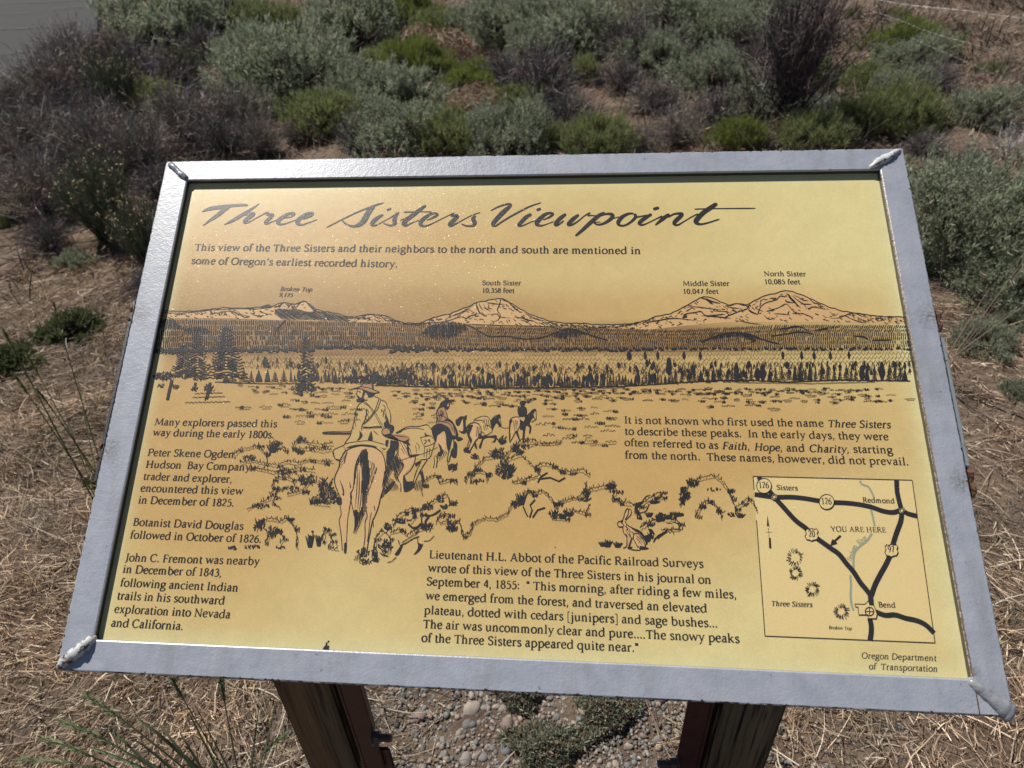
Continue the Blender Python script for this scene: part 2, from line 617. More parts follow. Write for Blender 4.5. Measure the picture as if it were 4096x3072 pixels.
def box_mesh(name, x0, x1, y0, y1, z0, ztop, bev=0.002, seg=0):
    bm = bmesh.new()
    c = [(x0, y0), (x1, y0), (x1, y1), (x0, y1)]
    lo = [bm.verts.new((x, y, z0)) for x, y in c]
    hi = [bm.verts.new((x, y, ztop(x, y) if callable(ztop) else ztop)) for x, y in c]
    bm.faces.new(lo[::-1]); bm.faces.new(hi)
    for k in range(4):
        bm.faces.new((lo[k], lo[(k + 1) % 4], hi[(k + 1) % 4], hi[k]))
    if bev:
        bmesh.ops.bevel(bm, geom=bm.edges[:], offset=bev, segments=2, affect='EDGES')
    bmesh.ops.recalc_face_normals(bm, faces=bm.faces)
    off = Vector(sign.location)
    for v in bm.verts:
        v.co -= off
    return bm_mesh(name, bm)


YP = 0.56
PW = 0.093
xl0 = at_y(1086, 2731, YP).x
xr1 = at_y(3151, 2829, YP).x
for (x0, x1, sgn) in ((xl0, xl0 + PW, 1), (xr1 - PW, xr1, -1)):
    p_ = link('wooden_post', box_mesh('wooden_post', x0, x1, YP, YP + PW, -0.3, face_height, 0.004), M_WOOD, sign)
    tag(p_, 'left weathered square timber post' if sgn > 0 else 'right weathered square timber post')
    # steel angle: one leg against the inner side of the post (with a gap), one leg facing the reader
    xi = x1 if sgn > 0 else x0
    a0, a1 = sorted((xi + sgn * 0.009, xi + sgn * 0.014))
    b0, b1 = sorted((xi + sgn * 0.0145, xi + sgn * 0.046))
    angle_ = link('steel_angle', box_mesh('steel_angle', a0, a1, YP - 0.004, YP + 0.075, 0.30, face_height, 0.001), M_OXIDE, sign)
    link('steel_angle', box_mesh('steel_angle', b0, b1, YP - 0.004, YP + 0.001, 0.30, face_height, 0.001), M_OXIDE, sign)
    # wider foot plate lower down
    f0, f1 = sorted((xi + sgn * 0.0155, xi + sgn * 0.060))
    link('foot_plate', box_mesh('foot_plate', f0, f1, YP + 0.0035, YP + 0.009, 0.12, 0.36, 0.003), M_OXIDE, sign)
    # bolts through the angle with a hexagon nut and a thread end
    for zb in ((0.385,) if sgn < 0 else (0.43,)):
        bm = bmesh.new()
        mt = Matrix.Translation(Vector((xi + sgn * 0.052, YP - 0.012, zb)) - Vector(sign.location)) @ Matrix.Rotation(math.pi / 2, 4, 'Y')
        bmesh.ops.create_cone(bm, cap_ends=True, segments=6, radius1=0.0105, radius2=0.0105, depth=0.010, matrix=mt)
        mt2 = Matrix.Translation(Vector((sgn * 0.012, 0, 0))) @ mt
        bmesh.ops.create_cone(bm, cap_ends=True, segments=14, radius1=0.0055, radius2=0.0055, depth=0.026, matrix=mt2)
        for q in range(6):
            mt3 = Matrix.Translation(Vector((sgn * (0.008 + q * 0.0026), 0, 0))) @ mt
            bmesh.ops.create_cone(bm, cap_ends=True, segments=14, radius1=0.0064, radius2=0.0064, depth=0.0012, matrix=mt3)
        mt4 = Matrix.Translation(Vector((-sgn * 0.006, 0, 0))) @ mt
        bmesh.ops.create_cone(bm, cap_ends=True, segments=18, radius1=0.0135, radius2=0.0135, depth=0.002, matrix=mt4)
        link('bolt', bm_mesh('bolt', bm), M_BOLT, sign)


# ---- the printed panel
def panel_colour(px, py):
    """print colour at a photograph point: yellow gelcoat with sepia airbrushing (linear RGB)"""
    yel = np.array([0.635, 0.545, 0.255])
    tan = np.array([0.500, 0.325, 0.120])
    dbr = np.array([0.225, 0.125, 0.050])

    def g(cx, cy, sx, sy, p=2.0):
        return np.exp(-(np.abs((px - cx) / sx) ** p + np.abs((py - cy) / sy) ** p) * 0.5)
    m = 0.14 + 0.85 * g(1650, 1620, 1350, 400, 2.6) + 0.55 * g(1000, 1130, 620, 230) + 0.45 * g(1700, 860, 1050, 95, 2.4) \
        + 0.55 * g(800, 2150, 330, 400, 3) + 0.45 * g(2250, 2350, 700, 260, 2.6) + 0.35 * g(2900, 1730, 900, 160, 3) \
        + 0.30 * g(1650, 1000, 900, 60) + 0.30 * g(2300, 2000, 700, 200) + 0.35 * g(3200, 1260, 500, 80) \
        + 0.22 * g(3600, 2630, 250, 60) - 0.30 * g(3500, 900, 500, 250) - 0.25 * g(2900, 2500, 400, 200)
    # halos round the peaks' outlines
    m = m + 0.35 * g(1850, 1260, 260, 45) + 0.30 * g(1200, 1230, 500, 55) + 0.25 * g(3050, 1190, 420, 50)
    m = np.clip(m, 0, 1)
    c = yel + (tan - yel) * m[:, None]
    d = np.clip(0.85 * g(850, 1345, 600, 72, 3) + 0.62 * g(1900, 1358, 900, 50, 4) + 0.60 * g(3000, 1350, 760, 50, 4) + 0.42 * g(1000, 1210, 620, 80) + 0.16 * g(2000, 1480, 1700, 70, 4) + 0.10 * g(1400, 1700, 900, 260) + .25 * g(1900, 1240, 350, 60), 0, 0.9)
    c = c + (dbr - c) * d[:, None]
    # inset map: paler cream
    return c


def uv_edges(u, v):
    """pale greenish rim of the sheet where the airbrushing stops"""
    e = np.minimum(np.minimum(u - BL_, SW - BR_ - u), np.minimum(-v - BT, v + SH - BB))
    return np.clip(1 - e / 0.022, 0, 1) ** 1.5


nu, nv = 330, 220
us = np.linspace(BL_ - 0.006, SW - BR_ + 0.006, nu)
vs = np.linspace(-BT + 0.006, -SH + BB - 0.006, nv)
U, V = np.meshgrid(us, vs)
UV = np.stack([U.ravel(), V.ravel()], 1)
# project the sheet's points to read the print colour at them
Pw = np.array(ORI)[None] + UV[:, :1] * np.array(EX)[None] + UV[:, 1:] * np.array(EU)[None] - DEP * np.array(EN)[None] - np.array(CAM_LOC)[None]
Pc = Pw @ np.array(CAM_ROT)
pxs = CX + F_PX * Pc[:, 0] / -Pc[:, 2]
pys = CY - F_PX * Pc[:, 1] / -Pc[:, 2]
cc = panel_colour(pxs, pys)
e_ = uv_edges(UV[:, 0], UV[:, 1])[:, None] * 0.75
cc = cc * (1 - e_) + np.array([0.60, 0.56, 0.30]) * e_
# soft cloudy unevenness of the print
cc *= (1 + 0.018 * np.sin(pxs / 61.0 + np.sin(pys / 83.0) * 2) * np.sin(pys / 47.0 + pxs / 190.0))[:, None]
ix = np.arange(nv - 1)[:, None] * nu + np.arange(nu - 1)[None]
ix = ix.ravel()
top_v = np.stack([UV[:, 0], UV[:, 1], np.zeros(len(UV))], 1)
me_panel = mesh_np('printed_panel', top_v, np.stack([ix, ix + nu, ix + nu + 1, ix + 1], 1), True, cc)


def print_surface(name, base=None, rough=0.36):
    t = NT(name, rough, 0.5)
    c = t.attr() if base is None else base
    f1_ = t.noise(700.0, 3, 0.7, dist=1.5)
    f2_ = t.noise(55.0, 5, 0.6, dist=0.8)
    if base is None:
        c = t.mix(1.0, c, t.ramp(f1_, [(0.25, 0.86), (0.75, 1.14)]), 'MULTIPLY')
        c = t.mix(1.0, c, t.ramp(f2_, [(0.3, 0.955), (0.7, 1.035)]), 'MULTIPLY')
    else:
        c = t.mix(t.ramp(f1_, [(0.5, 0), (0.85, 0.35)]), c, (0.16, 0.13, 0.09))
    t.color(c)
    # broken glass fibres in the weathered gelcoat catch the light
    vo = t.n('ShaderNodeTexVoronoi'); vo.inputs['Scale'].default_value = 620.0
    t.l(t.coord(), vo.inputs['Vector'])
    sp = t.ramp(vo.outputs['Color'], [(0.0, 0), (0.93, 0), (0.97, 1)])
    h = t.math('ADD', t.math('MULTIPLY', f1_, 0.7), t.math('MULTIPLY', sp, 1.1))
    t.bump(h, 0.45, 0.0006)
    # single fibres: rare cells, each with its own tilt, glinting where they face the sun
    v2 = t.n('ShaderNodeTexVoronoi'); v2.inputs['Scale'].default_value = 1250.0
    t.l(t.coord(), v2.inputs['Vector'])
    geo = t.n('ShaderNodeNewGeometry')
    off = t.n('ShaderNodeVectorMath', operation='SUBTRACT'); t.l(v2.outputs['Color'], off.inputs[0]); off.inputs[1].default_value = (.5, .5, .5)
    scl = t.n('ShaderNodeVectorMath', operation='SCALE'); t.l(off.outputs[0], scl.inputs[0]); scl.inputs['Scale'].default_value = 0.55
    add = t.n('ShaderNodeVectorMath', operation='ADD'); t.l(geo.outputs['Normal'], add.inputs[0]); t.l(scl.outputs[0], add.inputs[1])
    nrm = t.n('ShaderNodeVectorMath', operation='NORMALIZE'); t.l(add.outputs[0], nrm.inputs[0])
    gl = t.n('ShaderNodeBsdfGlossy'); gl.inputs['Roughness'].default_value = 0.22; gl.inputs['Color'].default_value = (1, .93, .8, 1)
    t.l(nrm.outputs[0], gl.inputs['Normal'])
    mk = t.n('ShaderNodeSeparateColor'); t.l(v2.outputs['Color'], mk.inputs[0])
    wn2 = t.n('ShaderNodeTexWhiteNoise'); t.l(v2.outputs['Position'], wn2.inputs['Vector'])
    sel = t.math('MULTIPLY', t.math('GREATER_THAN', wn2.outputs['Value'], 0.90), 0.0075)
    mx = t.n('ShaderNodeMixShader'); t.l(sel, mx.inputs[0]); t.l(t.b.outputs[0], mx.inputs[1]); t.l(gl.outputs[0], mx.inputs[2])
    t.l(mx.outputs[0], t.t.nodes['Material Output'].inputs[0])
    return t.m


M_PANEL = print_surface('panel_print')
M_INK = print_surface('ink', (0.022, 0.021, 0.023))
panel = sign_part('printed_panel', me_panel, M_PANEL)
panel.matrix_basis = PM @ Matrix.Translation((0, 0, -DEP))
# the sheet's thickness
bm = bmesh.new()
bmesh.ops.create_cube(bm, size=1.0)
for v in bm.verts:
    v.co = Vector((SW / 2 + v.co.x * (SW - 0.05), -SH / 2 + v.co.y * (SH - 0.05), -DEP - 0.0015 - 0.002 + v.co.z * 0.0035))
tk = NT('backing_board', 0.8, 0.3); tk.color((0.30, 0.27, 0.2))
sign_part('backing_board', bm_mesh('backing_board', bm), tk.m)
# ------------------------------------------------------------------ printed artwork: flat ink lying on the panel
def catmull(P, n):
    P = [np.array(p, float) for p in P]
    if len(P) < 3:
        a, b = P[0], P[-1]
        return [a + (b - a) * k / n for k in range(n + 1)]
    Q = [2 * P[0] - P[1]] + P + [2 * P[-1] - P[-2]]
    out = []
    for i in range(1, len(Q) - 2):
        p0, p1, p2, p3 = Q[i - 1:i + 3]
        for k in range(n):
            t = k / n
            out.append(0.5 * ((2 * p1) + (-p0 + p2) * t + (2 * p0 - 5 * p1 + 4 * p2 - p3) * t * t + (-p0 + 3 * p1 - 3 * p2 + p3) * t ** 3))
    out.append(P[-1])
    return out


class Ink:
    """collects flat strokes and fills; every stroke sits a few micrometres above the last"""
    def __init__(s, z=0.0003):
        s.v, s.f, s.z, s.k = [], [], z, 0

    def lift(s):
        s.k = (s.k + 1) % 60
        return s.z + s.k * 3e-6

    def ribbon(s, pts, widths):
        """pts (u,v) metres with full widths in metres"""
        z = s.lift()
        b = len(s.v)
        n = len(pts)
        for i in range(n):
            a, c = pts[max(0, i - 1)], pts[min(n - 1, i + 1)]
            dx, dy = c[0] - a[0], c[1] - a[1]
            L = math.hypot(dx, dy) or 1e-9
            nx_, ny_ = -dy / L, dx / L
            w = widths[i] / 2
            s.v.append((pts[i][0] + nx_ * w, pts[i][1] + ny_ * w, z))
            s.v.append((pts[i][0] - nx_ * w, pts[i][1] - ny_ * w, z))
            if i:
                q = b + 2 * i
                s.f.append((q - 2, q - 1, q + 1, q))

    def fill(s, pts):
        z = s.lift()
        b = len(s.v)
        s.v += [(p[0], p[1], z) for p in pts]
        s.f.append(tuple(range(b, b + len(pts))))

    def build(s, name, mat, parent, label=None):
        me = mesh_py(name, s.v, s.f)
        me.update()
        flip = [p.index for p in me.polygons if p.normal.z < 0]
        if flip:
            bm = bmesh.new(); bm.from_mesh(me); bm.faces.ensure_lookup_table()
            bmesh.ops.reverse_faces(bm, faces=[bm.faces[i] for i in flip]); bm.to_mesh(me); bm.free()
        o = link(name, me, mat, parent)
        if label: o['label'] = label
        return o


def px2uv(P):
    return [on_panel(x, y) for x, y in P]


MPP = 0.000335     # metres of panel per photograph pixel, about the middle


# ---- lettering: a broad-nib roman drawn stroke by stroke (units: x-height 48, capitals 69)
# l straight stem/diagonal, t thin straight, c curve, o closed curve, s serif (x,y,width), d dot (x,y,r), h thin bar
G = {
'a': (50, 'c 11,38 18,46 27,48 34,43 35,34|l 35,36 35,6|c 35,8 38,2 46,4|c 35,29 22,27 11,20 9,10 16,1 27,3 35,10'),
'b': (61, 'l 14,73 14,4|t 5,70 14,72|c 14,37 26,47 42,44 51,30 50,14 38,1 24,0 14,5'),
'c': (44, 'c 39,40 30,47 18,44 8,32 7,17 16,3 28,0 40,8'),
'd': (61, 'l 46,73 46,5|t 36,70 46,72|t 46,4 56,3|c 46,41 34,47 18,43 8,30 8,14 18,1 32,1 46,11'),
'e': (50, 'h 10,26 40,28|c 40,28 38,42 27,48 14,43 7,29 10,10 23,0 34,2 43,9'),
'f': (36, 'l 16,2 16,54|c 16,52 19,67 29,73 38,68|h 4,45 31,45|s 16,1 25'),
'g': (54, 'o 24,48 11,43 8,32 13,21 25,17 37,22 41,33 36,44|t 36,44 51,46|c 15,20 10,12 16,5 34,3 46,-4 45,-16 32,-24 15,-23 6,-15 9,-5 20,2'),
'h': (61, 'l 13,73 13,2|t 4,70 13,72|c 13,37 25,46 37,45 43,34|l 43,36 43,2|s 13,1 22|s 43,1 22'),
'i': (33, 'l 16,46 16,2|t 6,43 16,46|s 16,1 24|d 15,64 6.5'),
'j': (32, 'l 18,46 18,-8|c 18,-6 14,-20 2,-25|t 8,43 18,46|d 17,64 6.5'),
'k': (60, 'l 13,73 13,2|t 4,70 13,72|t 17,23 42,45|l 24,28 46,4|s 13,1 22|t 46,3 57,1|s 42,46 20'),
'l': (33, 'l 16,73 16,2|t 7,70 16,72|s 16,1 24'),
'm': (89, 'l 13,46 13,2|t 4,43 13,46|c 13,37 22,46 33,45 40,34|l 40,36 40,2|c 40,37 50,46 61,45 69,34|l 69,36 69,2|s 13,1 22|s 41,1 20|s 69,1 22'),
'n': (61, 'l 13,46 13,2|t 4,43 13,46|c 13,37 25,46 37,45 43,34|l 43,36 43,2|s 13,1 22|s 43,1 22'),
'o': (56, 'o 28,48 13,42 7,24 13,6 28,0 43,6 49,24 43,42'),
'p': (61, 'l 14,46 14,-24|t 5,43 14,46|s 14,-25 25|c 14,37 26,47 42,44 51,30 50,14 38,1 24,0 14,5'),
'q': (60, 'l 46,44 46,-24|s 46,-25 24|t 46,44 52,48|c 46,41 34,47 18,43 8,30 8,14 18,1 32,1 46,11'),
'r': (41, 'l 13,46 13,2|t 4,43 13,46|s 13,1 24|c 13,35 19,44 27,47 37,43'),
's': (43, 'c 35,41 26,47 14,46 10,37 17,28 30,21 35,12 29,2 17,0 8,7'),
't': (34, 'l 14,58 14,10|c 14,12 17,2 24,0 31,4|h 4,46 30,46'),
'u': (61, 'l 13,45 13,14|c 13,16 17,2 28,0 44,9|l 44,46 44,6|t 44,5 53,2|t 4,45 13,45|t 34,45 44,45'),
'v': (54, 'l 10,46 27,3|t 27,3 44,46|s 9,47 20|s 44,47 18'),
'w': (82, 'l 10,46 25,3|t 25,3 42,46|l 42,46 57,3|t 57,3 72,46|s 9,47 20|s 73,47 17|s 41,47 12'),
'x': (52, 'l 11,46 40,2|t 11,2 40,46|s 11,47 18|s 40,47 17|s 11,1 18|s 41,1 18'),
'y': (54, 'l 10,46 28,5|t 45,46 28,3 19,-17 7,-23|s 9,47 20|s 45,47 18'),
'z': (48, 'h 8,44 38,44|t 38,43 8,3|h 8,3 42,3'),
'A': (74, 't 37,68 12,2|l 36,69 60,2|h 20,23 52,23|s 10,1 22|s 62,1 24'),
'B': (63, 'l 16,67 16,2|c 10,67 34,68 46,60 44,44 30,37 17,37|c 28,37 50,34 54,18 42,3 14,2|s 12,67 14|s 12,1 14'),
'C': (70, 'c 60,58 46,69 26,66 10,50 9,24 24,4 44,1 62,11|t 60,68 60,56'),
'D': (80, 'l 16,67 16,2|c 10,67 40,69 62,58 70,36 62,12 42,1 10,2|s 12,67 14|s 12,1 14'),
'E': (59, 'l 16,67 16,2|h 10,67 48,67|h 16,36 42,36|h 10,2 52,2|t 48,67 49,56|t 52,2 54,13|t 42,41 42,30'),
'F': (56, 'l 16,67 16,2|h 10,67 49,67|h 16,35 42,35|s 16,1 24|t 49,67 50,55|t 42,40 42,29'),
'G': (76, 'c 62,58 48,69 28,66 10,50 9,24 24,4 46,1 62,9|l 62,30 62,7|s 61,31 22'),
'H': (83, 'l 17,67 17,2|l 64,67 64,2|h 17,36 64,36|s 17,68 25|s 17,1 25|s 64,68 25|s 64,1 25'),
'I': (36, 'l 18,67 18,2|s 18,68 26|s 18,1 26'),
'J': (36, 'l 20,67 20,4|c 20,6 16,-8 3,-13|s 20,68 25'),
'K': (74, 'l 16,67 16,2|t 20,34 58,67|l 28,40 62,3|s 16,68 24|s 16,1 24'),
'L': (58, 'l 16,67 16,2|h 10,2 50,2|t 50,2 53,15|s 16,68 25'),
'M': (96, 't 17,67 12,2|l 17,67 46,8|t 46,8 76,67|l 76,67 81,2|s 12,1 20|s 81,1 24|s 14,68 14|s 79,68 14'),
'N': (83, 't 17,67 17,2|l 15,67 66,2|t 66,67 66,2|s 12,68 18|s 17,1 22|s 66,68 22'),
'O': (80, 'o 40,69 18,62 8,36 17,8 40,0 62,8 72,34 62,62'),
'P': (61, 'l 16,67 16,2|c 10,67 36,69 52,60 52,42 38,32 18,34|s 12,67 14|s 16,1 24'),
'Q': (80, 'o 40,69 18,62 8,36 17,8 40,0 62,8 72,34 62,62|t 44,0 76,-12'),
'R': (70, 'l 16,67 16,2|c 10,67 36,69 49,61 49,45 36,36 18,36|l 32,36 60,3|s 12,67 14|s 16,1 24|t 58,2 68,1'),
'S': (55, 'c 46,58 34,68 18,66 10,53 18,42 38,32 47,18 38,3 22,0 9,9|t 46,67 46,56|t 9,2 9,12'),
'T': (66, 'l 33,67 33,2|h 6,66 60,66|t 6,67 4,54|t 60,67 62,54|s 33,1 25'),
'U': (78, 'l 16,67 16,22|c 16,26 20,4 38,0 56,6 61,24|t 61,22 61,67|s 16,68 24|s 61,68 20'),
'V': (76, 'l 12,67 38,2|t 38,2 63,67|s 11,68 22|s 64,68 20'),
'W': (100, 'l 10,67 32,2|t 32,2 51,60|l 51,62 72,2|t 72,2 92,67|s 9,68 20|s 93,68 16'),
'Y': (70, 'l 8,67 35,33|t 35,33 60,67|l 35,35 35,2|s 8,68 20|s 61,68 18|s 35,1 25'),
'0': (50, 'o 25,68 12,58 8,34 12,10 25,0 38,10 42,34 38,58'),
'1': (50, 'l 26,67 26,2|t 13,59 26,67|s 26,1 28'),
'2': (50, 'c 9,54 18,67 33,66 39,53 33,36 9,5|h 8,4 44,4'),
'3': (50, 'c 10,60 24,69 37,60 35,45 21,37|c 21,37 39,33 42,15 28,1 8,4'),
'4': (50, 't 33,68 5,22|h 5,20 46,20|l 34,66 34,2'),
'5': (50, 'h 16,65 41,65|t 16,66 13,40|c 13,39 30,42 41,31 40,12 25,0 8,4'),
'6': (50, 'c 41,67 22,57 9,36 10,12 25,0 40,9 42,26 30,40 11,32'),
'7': (50, 'h 8,64 43,64|l 43,64 19,1'),
'8': (50, 'o 25,68 13,61 13,48 25,38 37,46 38,60|o 25,38 10,28 9,11 25,0 41,10 40,27'),
'9': (50, 'c 9,1 28,11 41,32 40,56 25,68 10,59 8,42 20,28 39,36'),
'.': (26, 'd 12,4 7'), ',': (26, 'd 12,4 6|t 15,4 12,-6 7,-13'), ':': (28, 'd 13,5 6.5|d 13,40 6.5'),
'"': (34, 'l 10,70 9,50|l 23,70 22,50'), "'": (22, 'l 11,70 10,50'), '[': (32, 't 10,72 10,-16|h 9,72 26,72|h 9,-16 26,-16'),
']': (32, 't 22,72 22,-16|h 6,72 23,72|h 6,-16 23,-16'), ' ': (27, ''),
}


def parse(sp):
    out = []
    for st in sp.split('|'):
        if not st:
            continue
        k, *pp = st.split(' ')
        if k == 's' or k == 'd':
            x, y = pp[0].split(','); out.append((k, [(float(x), float(y))], float(pp[1])))
        else:
            out.append((k, [tuple(map(float, q.split(','))) for q in pp], 0))
    return out


GP = {k: (w, parse(s)) for k, (w, s) in G.items()}


def text_line(ink, s, p0, p1, cap, bold=1.0, italic=False, mp=px2uv, path=None):
    """lettering from photo point p0 to p1 (baseline ends) with capitals `cap` metres tall"""
    a, b = mp([p0, p1])
    L = math.dist(a, b)
    dx, dy = (b[0] - a[0]) / L, (b[1] - a[1]) / L
    wid = sum(GP[c][0] for c in s) - 6
    sy = cap / 69.0
    sx = L / wid
    V_, T_ = 14.0 * bold, 5.4 * bold ** 0.5
    ca, sa = math.cos(R(-18)), math.sin(R(-18))
    sh = 0.22 if italic else 0.0
    x0 = 0.0

    def P(x, y):
        X, Y = (x0 + x + sh * y) * sx, y * sy
        return (a[0] + dx * X - dy * Y, a[1] + dy * X + dx * Y)
    sc = (sx + sy) / 2
    for ch in s:
        w, st = GP[ch]
        for k, pp, par in st:
            if k == 's':
                (x, y) = pp[0]
                ink.ribbon([P(x - par / 2, y), P(x + par / 2, y)], [3.8 * sc * bold ** .5] * 2)
            elif k == 'd':
                (x, y) = pp[0]
                ink.fill([P(x + par * math.cos(q * math.pi / 4), y + par * math.sin(q * math.pi / 4)) for q in range(8)])
            else:
                if k == 'c':
                    q = catmull(pp, 4)
                elif k == 'o':
                    q = catmull(pp[-1:] + pp + pp[:2], 3)[3:-3 + 1]
                else:
                    q = [np.array(z) for z in pp]
                ws = []
                for i in range(len(q)):
                    d = q[min(i + 1, len(q) - 1)] - q[max(i - 1, 0)]
                    d = d / (np.hypot(*d) + 1e-9)
                    if k == 't':
                        wv = T_ * 1.1
                    elif k == 'h':
                        wv = T_ * 0.95
                    elif k == 'l':
                        wv = V_ * 0.92
                    else:
                        # nib held at an angle: wide across, thin along
                        e1 = abs(d[0] * sa + d[1] * ca); e2 = abs(d[0] * ca - d[1] * sa)
                        wv = math.hypot(V_ * e1, T_ * e2)
                    ws.append(wv * sc)
                ink.ribbon([P(*z) for z in q], ws)
        x0 += w


# every block of wording is its own piece of print: (label, capital height in metres, weight, [(text, start, end, italic)])
TEXTS = [
 ('two lines of introduction under the title', 0.0099, 1.0, [
  ('This view of the Three Sisters and their neighbors to the north and south are mentioned in', (776, 1001.6), (2562, 1016), 0),
  ("some of Oregon's earliest recorded history.", (762.8, 1055), (1588, 1069), 0)]),
 ('name and height of Broken Top', 0.0066, 0.9, [('Broken Top', (1119, 1162.8), (1247, 1165.5), 1), ('9,175', (1114, 1186.6), (1168, 1187.7), 1)]),
 ('name and height of South Sister', 0.0069, 1.0, [('South Sister', (1927.5, 1139.6), (2082.7, 1140.8), 0), ('10,358 feet', (1927.5, 1170), (2056, 1170.8), 0)]),
 ('name and height of Middle Sister', 0.0069, 1.0, [('Middle Sister', (2731, 1143), (2916.7, 1142.5), 0), ('10,047 feet', (2731, 1174.3), (2872.6, 1174.3), 0)]),
 ('name and height of North Sister', 0.0069, 1.0, [('North Sister', (3054.6, 1103.7), (3222.6, 1104.6), 0), ('10,085 feet', (3056.6, 1135.5), (3199.4, 1136.3), 0)]),
 ('left column paragraph about explorers', 0.0097, 0.95, [('Many explorers passed this', (616.9, 1700), (1105.7, 1708.5), 0), ('way during the early 1800s.', (609.4, 1742.3), (1094.3, 1752.3), 0)]),
 ('left column paragraph about Ogden', 0.0097, 0.95, [
  ('Peter Skene Ogden,', (588.5, 1822.9), (944, 1830.8), 0), ('Hudson  Bay Company', (580.8, 1870), (998.6, 1882), 0),
  ('trader and explorer,', (571.2, 1918.3), (926.2, 1930.3), 0), ('encountered this view', (560.3, 1965.3), (969.6, 1978), 0),
  ('in December of 1825.', (550.7, 2012.9), (933.5, 2025.6), 0)]),
 ('left column paragraph about Douglas', 0.0097, 0.95, [('Botanist David Douglas', (529.6, 2101.5), (970.8, 2118.4), 0), ('followed in October of 1826.', (518.1, 2152.7), (1043.2, 2170.8), 0)]),
 ('left column paragraph about Fremont', 0.0097, 0.95, [
  ('John C. Fremont was nearby', (499.5, 2243.8), (1034.7, 2259.4), 0), ('in December of 1843,', (488.6, 2290.2), (884, 2306.4), 0),
  ('following ancient Indian', (478.4, 2344.4), (950.3, 2365.5), 0), ('trails in his southward', (466.3, 2396.3), (895.5, 2417.4), 0),
  ('exploration into Nevada', (455.5, 2449.9), (918.4, 2472.8), 0), ('and California.', (442.2, 2505.4), (730.3, 2519.2), 0)]),
 ('right hand paragraph about the name of the peaks', 0.0094, 0.95, [
  ('It is not known who first used the name', (2496, 1693), (3293.7, 1706.5), 0), ('Three Sisters', (3309.4, 1707.6), (3560.6, 1712), 1),
  ('to describe these peaks.  In the early days, they were', (2498, 1737.5), (3553.6, 1760.2), 0),
  ('often referred to as', (2497, 1782.5), (2871.6, 1794.4), 0), ('Faith,', (2886.8, 1795.5), (2998, 1799.8), 1), ('Hope,', (3015.4, 1801), (3128.2, 1804.2), 1),
  ('and', (3144.5, 1804.2), (3217.7, 1806.4), 0), ('Charity,', (3235.1, 1806.9), (3395.1, 1810.7), 1), ('starting', (3412.5, 1809.6), (3569.8, 1813.4), 0),
  ('from the north.  These names, however, did not prevail.', (2498, 1832.4), (3633.8, 1860.6), 0)]),
 ('bottom centre quotation about the snowy peaks', 0.0094, 1.0, [
  ('Lieutenant H.L. Abbot of the Pacific Railroad Surveys', (1715.2, 2232.3), (2812, 2270), 0),
  ('wrote of this view of the Three Sisters in his journal on', (1710.8, 2285.4), (2843.7, 2334.8), 0),
  ('September 4, 1855:  " This morning, after riding a few miles,', (1704.4, 2339.9), (2945, 2393.7), 0),
  ('we emerged from the forest, and traversed an elevated', (1701.3, 2396.8), (2826.6, 2449.4), 0),
  ('plateau, dotted with cedars [junipers] and sage bushes...', (1694.9, 2455), (2869, 2508.9), 0),
  ('The air was uncommonly clear and pure....The snowy peaks', (1690.5, 2510.8), (2956.3, 2570.9), 0),
  ('of the Three Sisters appeared quite near."', (1684.2, 2565.8), (2552.5, 2607), 0)]),
 ('agency name in the bottom right corner', 0.0094, 0.8, [('Oregon Department', (3444.3, 2632.7), (3743, 2643), 1), ('of  Transportation', (3473.5, 2675.7), (3749, 2686), 1)]),
]
for lab, cap, bold, lines in TEXTS:
    ink = Ink()
    nat = [69.0 * math.dist(*px2uv([p0, p1])) / (sum(GP[c][0] for c in s) - 6) for s, p0, p1, _ in lines]
    cap = sum(nat) / len(nat)
    for (s, p0, p1, it) in lines:
        text_line(ink, s, p0, p1, cap, bold, bool(it))
    ink.build('printed_text', M_INK, panel, lab)

